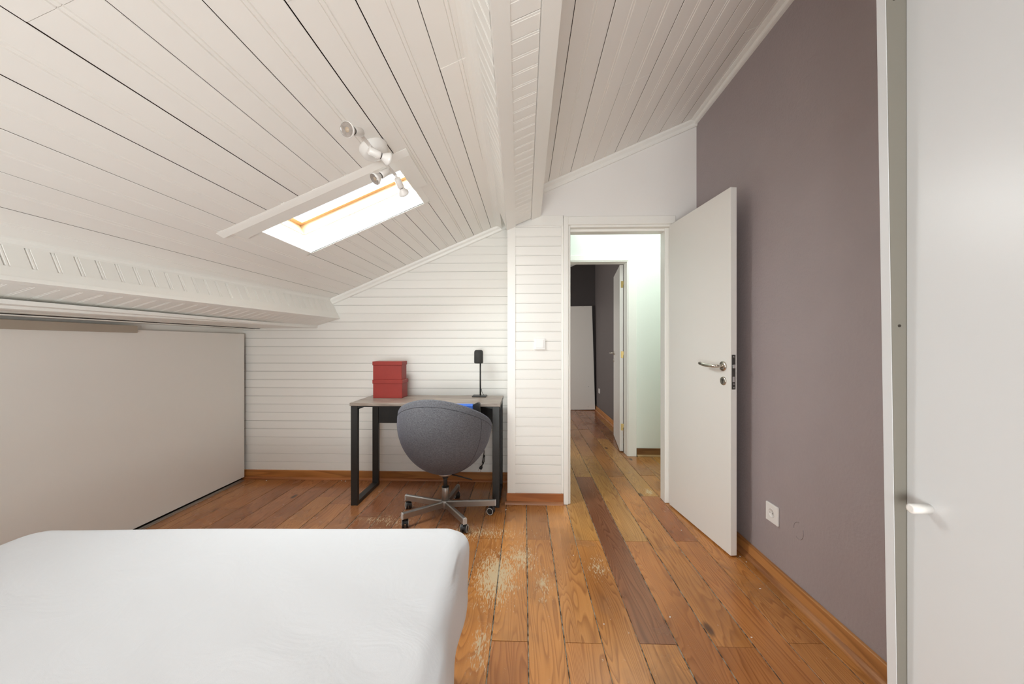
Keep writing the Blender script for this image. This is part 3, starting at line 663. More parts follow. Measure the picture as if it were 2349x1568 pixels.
MB().bbox(w1 - 0.002, w1 + 0.0015, 0.006, 0.028, 0.915, 1.105, 0.0008, m1).build('lock_plate', M['darkmetal'], leaf)
lt = MB(); lt.bbox(w1, w1 + 0.009, 0.011, 0.023, 1.030, 1.052, 0.003, m1); lt.bbox(w1, w1 + 0.003, 0.011, 0.023, 0.955, 0.985, 0.001, m1)
for zz in (1.093, 0.945, 0.926): lt.lathe([(0.0035, 0), (0.0035, 0.0022)], on(m1, w1 + 0.001, 0.017, zz), e1, 10)
lt.build('latch', M['chrome'], leaf)
MB().lathe([(0.026, 0), (0.026, 0.008)], on(m1, hx, 0.036, 1.040), n1, 24).build('rear_handle_rose', M['steel'], leaf)
lv = MB(); lv.cyl(on(m1, hx, 0.04, 1.040), on(m1, hx, 0.072, 1.040), 0.0085, 12); lv.tube([on(m1, hx, 0.068, 1.04), on(m1, hx - 0.12, 0.070, 1.04)], 0.0085, 12); lv.build('rear_lever', M['steel'], leaf)
# inner door
d2 = struct(empty('door_2', (0.7, YI, 0)), 'white inner door standing open beyond the corridor')
jf = MB()
jf.bbox(1.076, 1.163, YI - 0.016, YI, 0, 2.089, 0.003); jf.bbox(1.066, 1.080, YI - 0.010, YI + 0.12, 0, 2.022, 0.003)
jf.bbox(0.22, 1.163, YI - 0.0165, YI, 2.033, 2.0895, 0.003); jf.bbox(0.30, 1.08, YI - 0.010, YI + 0.12, 2.022, 2.034, 0.002)
jf.bbox(0.22, 0.30, YI - 0.016, YI + 0.12, 0, 2.04, 0.003); jf.bbox(1.080, 1.165, YI + 0.001, YI + 0.12, 0, 2.09, 0.002)
jf.build('door_frame', M['trim'], d2)
m2, w2_, e2, n2 = leaf_matrix((1.030, 4.045), (1.135, 4.76))
leaf2 = MB().bbox(0, w2_, 0, 0.036, 0.010, 2.020, 0.0015, m2).build('door_leaf', M['door'], d2)
for zz in (1.81, 1.052, 0.27):
    h = MB(); h.bbox(-0.0015, 0.001, 0.012, 0.037, zz - 0.036, zz + 0.036, 0.001, m2)
    h.box(-0.002, 0.001, 0.036, 0.056, zz - 0.004, zz + 0.036, m2); h.cyl(on(m2, 0.002, 0.052, zz - 0.040), on(m2, 0.002, 0.052, zz + 0.040), 0.0045, 10)
    for dz in (-0.024, 0.0, 0.024): h.lathe([(0.003, 0), (0.003, 0.002)], on(m2, -0.0015, 0.021, zz + dz), -e2, 8)
    h.build('hinge', M['brass'], leaf2)
hx2 = w2_ - 0.055
MB().lathe([(0.026, 0), (0.026, 0.008)], on(m2, hx2, 0, 1.055), -n2, 20).build('handle_rose', M['steel'], leaf2)
lv = MB(); lv.cyl(on(m2, hx2, 0, 1.055), on(m2, hx2, -0.055, 1.055), 0.009, 12); lv.tube([on(m2, hx2, -0.052, 1.055), on(m2, hx2 - 0.12, -0.056, 1.055)], 0.009, 12); lv.build('lever_handle', M['steel'], leaf2)
MB().lathe([(0.022, 0), (0.022, 0.007)], on(m2, hx2, 0, 0.965), -n2, 20).build('key_rosette', M['steel'], leaf2)

# ------------------------------------------------------------------ baseboards
ORG = (0.43, 0.19, 0.062); ORG2 = (0.36, 0.135, 0.045)
def bboard(x0, x1, y0, y1, name, mat, label, c, parent=None, h=0.074):
    o = MB().bbox(x0, x1, y0, y1, 0, h, 0.003).build(name, M[mat], parent, color=rgba(c)); return struct(o, label) if parent is None else o
b1 = bboard(-2.62, -0.125, YD - 0.014, YD + 0.004, 'baseboard_far', 'skirt_x', 'varnished wood skirting along the desk wall', ORG)
quarter((-2.5, YD - 0.014, 0), (-0.13, YD - 0.014, 0), (0, -1, 0), (0, 0, 1), 0.019, 'quarter_round', None, 'skirt_x', parent=b1).color = rgba(ORG2)
b2 = bboard(-0.130, 0.284, YP - 0.014, YP + 0.010, 'baseboard_pier', 'skirt_x', 'wood skirting at the foot of the pier', (0.38, 0.14, 0.048))
MB().bbox(-0.130, -0.1125, YP + 0.010, YD - 0.04, 0, 0.074, 0.003).build('side_return', M['skirt_y'], b2, color=rgba(ORG2))
quarter((-0.142, YP - 0.014, 0), (0.283, YP - 0.014, 0), (0, -1, 0), (0, 0, 1), 0.019, 'quarter_round', None, 'skirt_x', parent=b2).color = rgba((0.34, 0.15, 0.07))
b3 = bboard(1.224, 1.2405, -1.74, YP - 0.01, 'baseboard_right', 'skirt_y', 'varnished wood skirting along the plum wall', (0.50, 0.235, 0.085))
quarter((1.224, -1.74, 0), (1.224, YP - 0.03, 0), (-1, 0, 0), (0, 0, 1), 0.021, 'quarter_round', None, 'skirt_y', parent=b3).color = rgba((0.46, 0.22, 0.095))
b4 = bboard(1.166, 2.3, YI - 0.014, YI, 'baseboard_corridor', 'skirt_x', 'wood skirting in the corridor', (0.22, 0.11, 0.045), h=0.085)
quarter((1.168, YI - 0.014, 0), (2.29, YI - 0.014, 0), (0, -1, 0), (0, 0, 1), 0.02, 'quarter_round', None, 'skirt_x', parent=b4).color = rgba((0.34, 0.21, 0.09))
b5 = bboard(1.266, 1.281, 4.8, 6.75, 'baseboard_far_room', 'skirt_y', 'wood skirting along the far room wall', (0.50, 0.23, 0.08))
quarter((1.266, 4.8, 0), (1.266, 6.74, 0), (-1, 0, 0), (0, 0, 1), 0.02, 'quarter_round', None, 'skirt_y', parent=b5).color = rgba((0.46, 0.20, 0.075))

# ------------------------------------------------------------------ bed
bed = tag(empty('bed', (-0.95, 0.35, 0)), 'large bed with a smooth white fitted sheet beside the worn floor', 'bed')
th = math.radians(2.3); O = Vector((-0.203, 1.365, 0))
ex = Vector((math.cos(th), math.sin(th), 0)); ey = Vector((-math.sin(th), math.cos(th), 0))
def bedp(x, y, z): return O + ex * x + ey * y + Vector((0, 0, z))      # x <= 0 to the left, y <= 0 towards the camera
def sheet():
    mb = MB(); X0, X1, Y0, Y1, Z0_, Z1_ = -1.575, 0.0, -2.02, 0.0, 0.205, 0.500
    rr = 0.052; R = 0.085; nx, ny, nz = 120, 150, 22
    import itertools
    vid = {}
    def pos(i, j, k):
        x = X0 + (X1 - X0) * i / nx; y = Y0 + (Y1 - Y0) * j / ny; z = Z0_ + (Z1_ - Z0_) * k / nz
        # round the plan corners, then the edges
        cx, cy = min(max(x, X0 + R), X1 - R), min(max(y, Y0 + R), Y1 - R)
        dx, dy = x - cx, y - cy
        if dx and dy:
            m_ = max(abs(dx), abs(dy)); l = math.hypot(dx, dy); s = m_ / l; x, y = cx + dx * s, cy + dy * s
        # edge rounding: pull inwards near top and bottom
        ez = max(0.0, z - (Z1_ - rr)) / rr; eb = max(0.0, (Z0_ + 0.07) - z) / 0.07
        ix, iy = min(max(x, X0 + R), X1 - R), min(max(y, Y0 + R), Y1 - R)
        d = Vector((x - ix, y - iy)); dist = d.length
        edge = dist / R if dist > 0 else 0
        zz = z
        if edge > 0 and (ez > 0 or eb > 0):
            # distance from side surface
            depth_in = R - dist
            if ez > 0:
                a = max(0.0, rr - depth_in) / rr
                q = math.sqrt(max(a * a + ez * ez, 1e-9))
                if a > 0 and q > 0:
                    mx = max(a, ez); a2, e2_ = a / q * mx, ez / q * mx
                    nd = R - rr + a2 * rr; d = d * (nd / dist); x, y = ix + d.x, iy + d.y; zz = Z1_ - rr + e2_ * rr
            if eb > 0 and depth_in < 0.07:
                a = max(0.0, 0.07 - depth_in) / 0.07; q = math.sqrt(a * a + eb * eb)
                if a > 0:
                    mx = max(a, eb); nd = R - 0.07 + a / q * mx * 0.07; d = d * (nd / max(dist, 1e-6)); x, y = ix + d.x, iy + d.y; zz = Z0_ + 0.07 - eb / q * mx * 0.07
        # wrinkles, bulge
        if k > 0 and zz > Z0_ + 0.02:
            side = edge
            wv = 0.0045 * math.sin(x * 5.3 + y * 2.1) * math.sin(y * 3.7 - x * 1.3)
            # soft fans of creases from the corner and along the lower left
            wv += 0.0016 * math.exp(-((x + 0.25) ** 2 + (y + 0.62) ** 2) / 0.10) * math.sin(34 * (x * 0.5 + y * 0.86))
            wv += 0.0022 * math.exp(-((x + 1.25) ** 2 + (y + 0.70) ** 2) / 0.12) * math.sin(26 * (x * 0.86 - y * 0.5))
            if k == nz: zz += wv * (1 - min(1, edge) ** 2)
            if edge > 0.9 and k < nz:
                bl = 0.006 * math.sin(y * 9 + 1.0) + 0.004 * math.sin(y * 23 + z * 20) + 0.005 * math.sin(math.pi * (zz - Z0_) / (Z1_ - Z0_))
                if dist > 0: x += d.x / max(d.length, 1e-6) * bl; y += d.y / max(d.length, 1e-6) * bl
        return bedp(x, y, zz)
    def V(i, j, k):
        key = (i, j, k)
        if key not in vid: vid[key] = len(mb.v); mb.v.append(pos(i, j, k))
        return vid[key]
    def face(*q): mb.f.append(tuple(V(*p) for p in q)); mb.sm.append(True)
    for i in range(nx):
        for j in range(ny):
            face((i, j, nz), (i + 1, j, nz), (i + 1, j + 1, nz), (i, j + 1, nz))
            if i % 8 == 0 and False: pass
    for k_ in range(nz):
        for i in range(nx):
            face((i, 0, k_), (i + 1, 0, k_), (i + 1, 0, k_ + 1), (i, 0, k_ + 1)); face((i + 1, ny, k_), (i, ny, k_), (i, ny, k_ + 1), (i + 1, ny, k_ + 1))
        for j in range(ny):
            face((0, j + 1, k_), (0, j, k_), (0, j, k_ + 1), (0, j + 1, k_ + 1)); face((nx, j, k_), (nx, j + 1, k_), (nx, j + 1, k_ + 1), (nx, j, k_ + 1))
    return mb
sheet().build('fitted_sheet', M['sheet'], bed)
mB = Matrix(((ex.x, ey.x, 0, O.x), (ex.y, ey.y, 0, O.y), (0, 0, 1, 0), (0, 0, 0, 1)))
MB().bbox(-1.50, -0.075, -1.95, -0.075, 0.10, 0.22, 0.015, mB).build('bed_base', M['base_fabric'], bed)
for lx in (-1.42, -0.16):
    for ly_ in (-1.85, -0.16): MB().cyl(bedp(lx, ly_, 0), bedp(lx, ly_, 0.105), 0.022, 16, 0.028).build('leg', M['black'], bed)

# ------------------------------------------------------------------ eaves cupboard
ev = tag(empty('eaves_cupboard', (-2.41, 1.6, 0)), 'low cream sliding cupboard front under the eaves left of the bed', 'cupboard')
MB().bbox(-2.428, -2.410, -1.2, 3.112, 0.022, 1.252, 0.0015).build('sliding_door', M['melamine_warm'], ev)
rl = MB(); rl.bbox(-2.409, -2.392, -1.2, 2.215, 1.232, 1.277, 0.0015); rl.build('top_rail', M['beige'], ev)
tr = MB(); tr.bbox(-2.415, -2.385, -1.2, 3.08, 0.0, 0.006, 0.001); tr.box(-2.413, -2.409, -1.2, 3.08, 0.006, 0.011); tr.box(-2.391, -2.387, -1.2, 3.08, 0.006, 0.011); tr.build('floor_track', M['alu'], ev)
MB().box(-2.445, -2.434, -1.2, 3.13, 0.0, 1.235).build('rear_panel', M['backing'], ev)

# ------------------------------------------------------------------ wardrobe
wa = tag(empty('wardrobe', (1.0, 0.45, 0)), 'tall white wardrobe with a small cylindrical knob against the plum wall', 'wardrobe')
def sh(x, y, z): return Vector((x, y + 0.0165 * z, z))
def wbox(x0, x1, y0, y1, z0, z1, nm, mt, par=wa, top=0.0):
    vs = [sh(x + (top * z if x == x0 or x == x1 else 0), y, z) for x in (x0, x1) for y in (y0, y1) for z in (z0, z1)]
    return MB().add(vs, [(0, 1, 3, 2), (4, 6, 7, 5), (0, 4, 5, 1), (2, 3, 7, 6), (0, 2, 6, 4), (1, 5, 7, 3)]).build(nm, M[mt], par)
WZ = 2.30
wbox(0.780, 1.222, 0.7965, 0.8165, 0, WZ, 'side_panel', 'melamine')
wbox(0.780, 1.222, -0.35, -0.33, 0, WZ, 'side_panel', 'melamine')
wbox(0.783, 1.222, -0.33, 0.7965, WZ - 0.02, WZ, 'top_panel', 'melamine')
wbox(0.80, 1.222, -0.33, 0.7965, 0.0, 0.06, 'plinth', 'melamine')
wbox(1.214, 1.222, -0.33, 0.7965, 0.06, WZ - 0.02, 'back_panel', 'melamine')
M['side_shade'] = simple('taupe_side_shade', (0.20, 0.185, 0.155), 0.5)
wbox(0.7815, 1.21, 0.7955, 0.7966, 0.06, WZ - 0.02, 'inner_shade_sheet', 'side_shade')  # thin added sheet, the side panel's inner shade put into its colour
dr1 = wbox(0.793, 0.811, 0.236, 0.7945, 0.065, WZ - 0.025, 'door', 'melamine', top=0.0155)
dr2 = wbox(0.793, 0.811, -0.325, 0.232, 0.065, WZ - 0.025, 'door', 'melamine', top=0.0155)
kp = sh(0.793 + 0.0155 * 0.833, 0.752, 0.833)
MB().lathe([(0.0095, 0), (0.0095, 0.034), (0.0085, 0.0365), (0.006, 0.037)], kp, (-1, 0, 0), 32).build('knob', M['lamp_white'], dr1)
MB().lathe([(0.0095, 0), (0.0095, 0.037)], sh(0.793 + 0.0155 * 0.833, 0.28, 0.833), (-1, 0, 0), 24).build('knob', M['lamp_white'], dr2)
for zz in (1.905, 1.2): MB().lathe([(0.003, 0), (0.003, 0.001)], sh(0.797, 0.7955, zz), (0, -1, 0), 10).build('screw_hole', M['backing'], wa)

# ------------------------------------------------------------------ desk
DX0, DX1, DY0, DY1, DZ = -1.258, -0.172, 2.625, 3.045, 0.741
dk = tag(empty('desk', ((DX0 + DX1) / 2, 2.83, 0)), 'grey wood topped desk with black rectangular steel frame legs', 'desk')
MB().bbox(DX0, DX1, DY0, DY1, DZ - 0.022, DZ, 0.0015).build('desktop', M['desk'], dk)
for x0, x1 in ((DX0 + 0.006, DX0 + 0.056), (DX1 - 0.056, DX1 - 0.006)):
    lg = MB(); zt = DZ - 0.022
    lg.bbox(x0, x1, DY0 + 0.006, DY0 + 0.034, 0.0, zt, 0.002); lg.bbox(x0, x1, DY1 - 0.034, DY1 - 0.006, 0.0, zt, 0.002)
    lg.bbox(x0, x1, DY0 + 0.034, DY1 - 0.034, 0.0, 0.028, 0.002); lg.bbox(x0, x1, DY0 + 0.034, DY1 - 0.034, zt - 0.028, zt, 0.002)
    lg.build('leg_frame', M['black'], dk)
MB().bbox(DX0 + 0.056, DX1 - 0.056, DY1 - 0.030, DY1 - 0.014, 0.515, DZ - 0.022, 0.002).build('modesty_panel', M['black'], dk)
for sx, xx in ((1, DX0 + 0.056), (-1, DX1 - 0.056)):
    brk = MB(); brk.extr([(xx, DY0 + 0.012, DZ - 0.022), (xx + sx * 0.075, DY0 + 0.012, DZ - 0.022), (xx, DY0 + 0.012, DZ - 0.040)], (0, 0.03, 0)); brk.build('corner_bracket', M['black'], dk)
MB().bbox(DX0 + 0.056, DX1 - 0.056, DY0 + 0.10, DY0 + 0.13, DZ - 0.046, DZ - 0.022, 0.001).build('cross_rail', M['black'], dk)

# ------------------------------------------------------------------ red boxes
def red_box(name, x0, x1, y0, y1, z0, h, label, rot=0.0):
    cx, cy = (x0 + x1) / 2, (y0 + y1) / 2
    r = tag(empty(name, (cx, cy, z0)), label, 'box', 'red lidded boxes on the desk')
    m = Matrix.Translation((cx, cy, 0)) @ Matrix.Rotation(rot, 4, 'Z') @ Matrix.Translation((-cx, -cy, 0))
    MB().bbox(x0 + 0.004, x1 - 0.004, y0 + 0.004, y1 - 0.004, z0, z0 + h - 0.006, 0.002, m).build('box_body', M['red'], r)
    MB().bbox(x0, x1, y0, y1, z0 + h - 0.030, z0 + h, 0.002, m).build('lid', M['red'], r)
red_box('storage_box', -1.190, -0.952, 2.862, 3.005, DZ, 0.143, 'lower of two stacked red lidded boxes, resting on the desktop')
red_box('storage_box', -1.196, -0.962, 2.875, 3.012, DZ + 0.143, 0.143, 'upper of two stacked red lidded boxes at the desk\'s left', rot=0.02)

# ------------------------------------------------------------------ speaker on stand
st = tag(empty('speaker_stand', (-0.362, 2.995, DZ)), 'slim black pole stand with flat square foot on the desk', 'stand')
MB().bbox(-0.419, -0.306, 2.938, 3.04, DZ, DZ + 0.008, 0.003).build('base_plate', M['black'], st)
MB().cyl((-0.358, 3.0, DZ + 0.008), (-0.358, 3.0, 1.012), 0.0062, 14).build('pole', M['black'], st)
MB().tube([(-0.350, 3.002, DZ + 0.062), (-0.347, 3.0, DZ + 0.04), (-0.338, 2.998, DZ + 0.022), (-0.330, 2.998, DZ + 0.009)], 0.002, 6).build('cable', M['blackplastic'], st)
sp = tag(empty('speaker', (-0.372, 3.0, 1.008)), 'small rounded charcoal loudspeaker on top of the pole stand', 'speaker')
prof = [(0.030, 0.0), (0.0355, 0.003), (0.0365, 0.010), (0.0360, 0.085), (0.0345, 0.097), (0.030, 0.1045), (0.022, 0.107), (0.0, 0.108)]
MB().lathe(prof, (-0.372, 3.0, 1.0085), (0, 0, 1), 40).build('speaker_body', M['darkcloth'], sp)
MB().lathe([(0.027, 0), (0.022, 0.0016)], (-0.372, 3.0, 1.1145), (0, 0, 1), 30).build('top_cap', M['blackplastic'], sp)

# power cord hanging under the desk
pc = tag(empty('power_cord', (-0.35, 3.07, 0.13)), 'black power cord with a two pin plug hanging below the desk', 'cord')
cd = MB()
cd.tube([(-0.335, 3.052, 0.54), (-0.332, 3.060, 0.40), (-0.336, 3.070, 0.26), (-0.345, 3.078, 0.205), (-0.352, 3.080, 0.178), (-0.345, 3.080, 0.160), (-0.334, 3.078, 0.190), (-0.330, 3.076, 0.23), (-0.333, 3.078, 0.24), (-0.342, 3.080, 0.215), (-0.346, 3.082, 0.17), (-0.352, 3.082, 0.155)], 0.0032, 8)
cd.build('cable', M['blackplastic'], pc)
pl = MB(); pd = Vector((-0.5, 0, -1)).normalized(); p0 = Vector((-0.351, 3.082, 0.158))
pl.lathe([(0.003, 0), (0.0055, 0.010), (0.013, 0.020), (0.014, 0.036), (0.010, 0.040)], p0, pd, 16); pl.build('plug', M['blackplastic'], pc)
pn = MB(); sd = Vector((1, 0, -0.5)).normalized() * 0.0095
for s_ in (-1, 1): pn.cyl(p0 + pd * 0.039 + sd * s_, p0 + pd * 0.057 + sd * s_, 0.002, 8)
pn.build('plug_pin', M['chrome'], pc)

# ------------------------------------------------------------------ swivel chair
CX, CY = -0.543, 2.530
ch = tag(empty('swivel_chair', (CX, CY, 0)), 'grey fabric tub swivel chair on castors with its back to the bed', 'chair')
A0 = math.radians(-90 - 8)         # direction the back faces (towards the camera, a little left)
def rim(phi):                       # phi = angle from the middle of the back
    return 0.643 + 0.168 * math.cos(phi)
HZ, RX = 0.362, 0.322; ZC = 0.640
def shell_pt(phi, t, off=0.0):
    zr_ = rim(phi); cr = max(-1, min(1, (ZC - zr_) / HZ)); amax = math.acos(cr)
    al = amax * t; r = (RX - off) * math.sin(al); z = ZC - (HZ - off) * math.cos(al)
    ry = 0.95
    ang = A0 + phi
    lx, ly2 = r * math.cos(phi) * 0.93, r * math.sin(phi)          # a little shallower front to back
    x = lx * math.cos(A0) - ly2 * math.sin(A0); y = lx * math.sin(A0) + ly2 * math.cos(A0)
    return Vector((CX + x, CY + y, z))
NP, NT = 96, 40
def shell_mesh(off0, off1):
    mb = MB(); out = []; inn = []
    for j in range(NT + 1):
        t = j / NT
        for i in range(NP):
            phi = 2 * math.pi * i / NP
            o_ = off0
            out.append(shell_pt(phi, max(t, 0.02), o_))
    for j in range(NT + 1):
        t = j / NT
        for i in range(NP):
            phi = 2 * math.pi * i / NP
            inn.append(shell_pt(phi, max(t, 0.02), off1))
    vs = out + inn; fs = []; K = (NT + 1) * NP
    for j in range(NT):
        for i in range(NP):
            i2 = (i + 1) % NP
            fs.append((j * NP + i, j * NP + i2, (j + 1) * NP + i2, (j + 1) * NP + i)); fs.append((K + j * NP + i, K + (j + 1) * NP + i, K + (j + 1) * NP + i2, K + j * NP + i2))
    # rounded rim
    base = len(vs); steps = 4
    rows = [[NT * NP + i for i in range(NP)]]
    for s_ in range(1, steps):
        row = []
        for i in range(NP):
            a, b = out[NT * NP + i], inn[NT * NP + i]; f = s_ / steps
            up_ = Vector((0, 0, 1)) * math.sin(math.pi * f) * (a - b).length * 0.42
            row.append(len(vs)); vs.append(a.lerp(b, (1 - math.cos(math.pi * f)) / 2) + up_)
        rows.append(row)
    rows.append([K + NT * NP + i for i in range(NP)])
    for r0, r1 in zip(rows, rows[1:]):
        for i in range(NP):
            i2 = (i + 1) % NP; fs.append((r0[i], r0[i2], r1[i2], r1[i]))
    fs.append(tuple(range(NP - 1, -1, -1))); fs.append(tuple(K + i for i in range(NP)))
    return mb.add(vs, fs, True)
shell = shell_mesh(0.0, 0.042).build('tub_shell', M['fabric'], ch)
# seams: one under the rim, one down the side panel
M['thread'] = simple('seam_thread', (0.045, 0.045, 0.055), 0.9)
def seam_line(pts, nm='seam'): return MB().tube(pts, 0.0011, 6).build(nm, M['thread'], shell)
seam_line([shell_pt(p, 0.95, -0.0004) for p in [math.radians(a) for a in range(-105, 106, 3)]])
seam_line([shell_pt(math.radians(64 - 9 * (1 - t) ** 2), t, -0.0004) for t in [0.10 + 0.85 * k / 30 for k in range(31)]])
seam_line([shell_pt(math.radians(-64 + 9 * (1 - t) ** 2), t, -0.0004) for t in [0.10 + 0.85 * k / 30 for k in range(31)]])
cu = MB(); cu.lathe([(0.10, 0), (0.21, 0.008), (0.235, 0.035), (0.232, 0.06), (0.20, 0.082), (0.10, 0.09), (0.0, 0.092)], (CX, CY + 0.01, 0.385), (0, 0, 1), 40); cu.build('seat_cushion', M['fabric'], ch)
MB().lathe([(0.036, 0), (0.045, 0.006), (0.050, 0.020)], (CX, CY, 0.262), (0, 0, 1), 28).build('mount_plate', M['alu'], ch)
gs = MB(); gs.cyl((CX, CY, 0.17), (CX, CY, 0.255), 0.0135, 20); gs.lathe([(0.020, 0), (0.019, 0.008), (0.014, 0.009)], (CX, CY, 0.246), (0, 0, 1), 20); gs.build('gas_lift', M['blackplastic'], ch)
cm = MB(); cm.lathe([(0.0245, 0), (0.0245, 0.128), (0.0225, 0.131)], (CX, CY, 0.052), (0, 0, 1), 28); cm.build('column', M['leg_steel'], ch)
MB().lathe([(0.0238, 0), (0.0238, 0.005), (0.0150, 0.0055)], (CX, CY, 0.183), (0, 0, 1), 24).build('column_collar', M['blackplastic'], ch)
MB().lathe([(0.026, 0), (0.030, 0.004), (0.030, 0.052), (0.0255, 0.056)], (CX, CY, 0.040), (0, 0, 1), 28).build('hub', M['leg_steel'], ch)
MB().tube([(CX + 0.05, CY - 0.02, 0.275), (CX + 0.10, CY - 0.03, 0.268), (CX + 0.19, CY - 0.035, 0.247)], 0.0045, 8).build('height_lever', M['blackplastic'], ch)
ends = [(-0.838, 2.595), (-0.196, 2.527), (-0.503, 2.795), (-0.362, 2.250), (-0.770, 2.305)]
cdir = [0.5, 1.25, 0.6, -0.2, 0.3]
for (ex_, ey_), rot in zip(ends, cdir):
    dv = Vector((ex_ - CX, ey_ - CY, 0)); Ln = dv.length; dv.normalize(); sdv = Vector((-dv.y, dv.x, 0))
    def lp(a, s, z): return Vector((CX, CY, 0)) + dv * a + sdv * s + Vector((0, 0, z))
    hw = 0.0125; prof = [(-hw, 0.0), (-hw, 0.034), (-hw * 0.6, 0.040), (hw * 0.6, 0.040), (hw, 0.034), (hw, 0.0)]
    lgm = MB(); A_ = [lp(0.022, s, 0.050 + h) for s, h in prof]; B_ = [lp(Ln - 0.004, s, 0.064 + h * 0.95) for s, h in prof]
    k6 = len(prof); lgm.add(A_ + B_, [(i, (i + 1) % k6, k6 + (i + 1) % k6, k6 + i) for i in range(k6)] + [tuple(range(k6 - 1, -1, -1)), tuple(range(k6, 2 * k6))])
    lgo = lgm.build('leg', M['leg_steel'], ch)
    e_ = MB(); e_.extr([lp(Ln - 0.004, s * 1.04, 0.0635 + h * 0.97) for s, h in prof], dv * 0.005); e_.build('end_cap', M['endcap'], lgo)
    wdv = Vector((math.cos(rot), math.sin(rot), 0)); fw = Vector((-wdv.y, wdv.x, 0)); c0 = lp(Ln - 0.022, 0, 0.0) + fw * 0.012
    ca = empty('castor', c0)
    ca.parent = ch; ca.location = c0 - WO[ch.name]; WO[ca.name] = c0
    cb_ = MB(); cb_.cyl(lp(Ln - 0.022, 0, 0.045), lp(Ln - 0.022, 0, 0.066), 0.005, 10)
    hd = []
    for k in range(9):
        a = math.radians(20 + 150 * k / 8); hd.append(c0 + fw * (0.026 * math.cos(a)) + Vector((0, 0, 0.026 + 0.026 * math.sin(a))))
    cb_.extr([p - wdv * 0.011 for p in hd] + [c0 - wdv * 0.011 + Vector((0, 0, 0.03))], wdv * 0.022); cb_.build('castor_hood', M['blackplastic'], ca)
    for sgn in (-1, 1):
        wc = c0 + wdv * (0.0125 * sgn) + Vector((0, 0, 0.0255))
        MB().lathe([(0.021, -0.008), (0.0255, -0.006), (0.0255, 0.005), (0.0225, 0.0072), (0.017, 0.0078)], wc, wdv * sgn, 28).build('wheel', M['blackplastic'], ca)
        rg = MB(); pr_ = [(0.0195, 0.0074), (0.0205, 0.0088), (0.0232, 0.0084), (0.0238, 0.0066)]
        rg.lathe(pr_, wc, wdv * sgn, 32, cap0=False, cap1=False); rg.build('wheel_ring', M['ring'], ca)

# bag lying in the seat
bg = tag(empty('bag', (-0.55, 2.60, 0.478)), 'blue bag with black trim lying in the grey tub chair', 'bag')
MB().bbox(-0.72, -0.345, 2.515, 2.560, 0.50, 0.752, 0.02).build('bag_body', M['blue'], bg)
MB().bbox(-0.755, -0.70, 2.520, 2.565, 0.52, 0.747, 0.018).build('end_trim', M['blackplastic'], bg); tm = MB(); tm.extr([(-0.385, 2.52, 0.50), (-0.300, 2.52, 0.60), (-0.306, 2.52, 0.755), (-0.318, 2.52, 0.764), (-0.345, 2.52, 0.752), (-0.385, 2.52, 0.728)], (0, 0.045, 0)); tm.build('end_trim', M['blackplastic'], bg)

# ------------------------------------------------------------------ ceiling spot lamp
lp_ = tag(empty('ceiling_spotlight', (-0.634, 1.542, 1.99)), 'white four spot ceiling lamp on a thin bar beside the roof window', 'lamp')
MB().lathe([(0.058, 0.0), (0.060, 0.003), (0.059, 0.010), (0.052, 0.030), (0.045, 0.037), (0.030, 0.041), (0.0, 0.042)], C(-0.636, 1.535, 0.0), (ST, 0, -CT), 44).build('ceiling_rose', M['lamp_white'], lp_)
stem = MB(); stem.cyl(C(-0.632, 1.50, 0.03), C(-0.632, 1.49, 0.082), 0.006, 12); stem.build('stem', M['lamp_white'], lp_)
def flatbar(pts, wd_, tk):
    m = MB()
    for a, b in zip(pts, pts[1:]):
        a, b = Vector(a), Vector(b); t_ = (b - a).normalized(); s1 = t_.cross(Vector((ST, 0, -CT))).normalized() * wd_ / 2; n_ = Vector((ST, 0, -CT)) * tk / 2
        m.add([a - s1 - n_, a + s1 - n_, a + s1 + n_, a - s1 + n_, b - s1 - n_, b + s1 - n_, b + s1 + n_, b - s1 + n_], [(0, 1, 2, 3), (7, 6, 5, 4), (0, 4, 5, 1), (1, 5, 6, 2), (2, 6, 7, 3), (3, 7, 4, 0)])
    return m
flatbar([(-0.596, 1.300, 1.925), (-0.592, 1.458, 1.923), (-0.584, 1.66, 1.928)], 0.012, 0.006).build('bar', M['lamp_white'], lp_)
def spot(hold, bulb, face, joint):
    hold, bulb, face, joint = map(Vector, (hold, bulb, face, joint)); ax = (face - hold).normalized()
    h = MB(); h.lathe([(0.010, 0), (0.0145, 0.004), (0.0150, 0.040), (0.0150, 0.046), (0.013, 0.047)], hold, ax, 24); h.cyl(joint, hold + ax * 0.010, 0.005, 10)
    ho = h.build('spot_holder', M['lamp_white'], lp_)
    b = MB(); s0 = hold + ax * 0.047; b.lathe([(0.0105, 0), (0.0115, 0.008), (0.014, 0.011), (0.0225, 0.026), (0.0255, 0.030), (0.0255, 0.036), (0.0235, 0.0375)], s0, ax, 32, cap1=False)
    bo = b.build('bulb', M['lamp_white'], ho)
    MB().lathe([(0.0235, 0.0365), (0.020, 0.0350), (0.0, 0.0345)], s0, ax, 30, cap0=False).build('bulb_lens', M['lens'], ho)
    MB().lathe([(0.0085, 0.0345), (0.006, 0.0372), (0.0, 0.038)], s0, ax, 16, cap0=False).build('bulb_core', M['lens_core'], ho)
    MB().lathe([(0.0112, -0.002), (0.0125, 0.001), (0.0112, 0.004)], s0, ax, 24, cap0=False, cap1=False).build('bulb_collar', M['darkmetal'], ho)
spot((-0.578, 1.296, 1.912), None or (0, 0, 0), (-0.600, 1.195, 1.868), (-0.596, 1.303, 1.925))
spot((-0.598, 1.400, 1.905), (0, 0, 0), (-0.528, 1.462, 1.893), (-0.593, 1.405, 1.925))
spot((-0.588, 1.585, 1.912), (0, 0, 0), (-0.642, 1.528, 1.842), (-0.588, 1.585, 1.926))
spot((-0.578, 1.662, 1.915), (0, 0, 0), (-0.570, 1.745, 1.868), (-0.584, 1.655, 1.927))

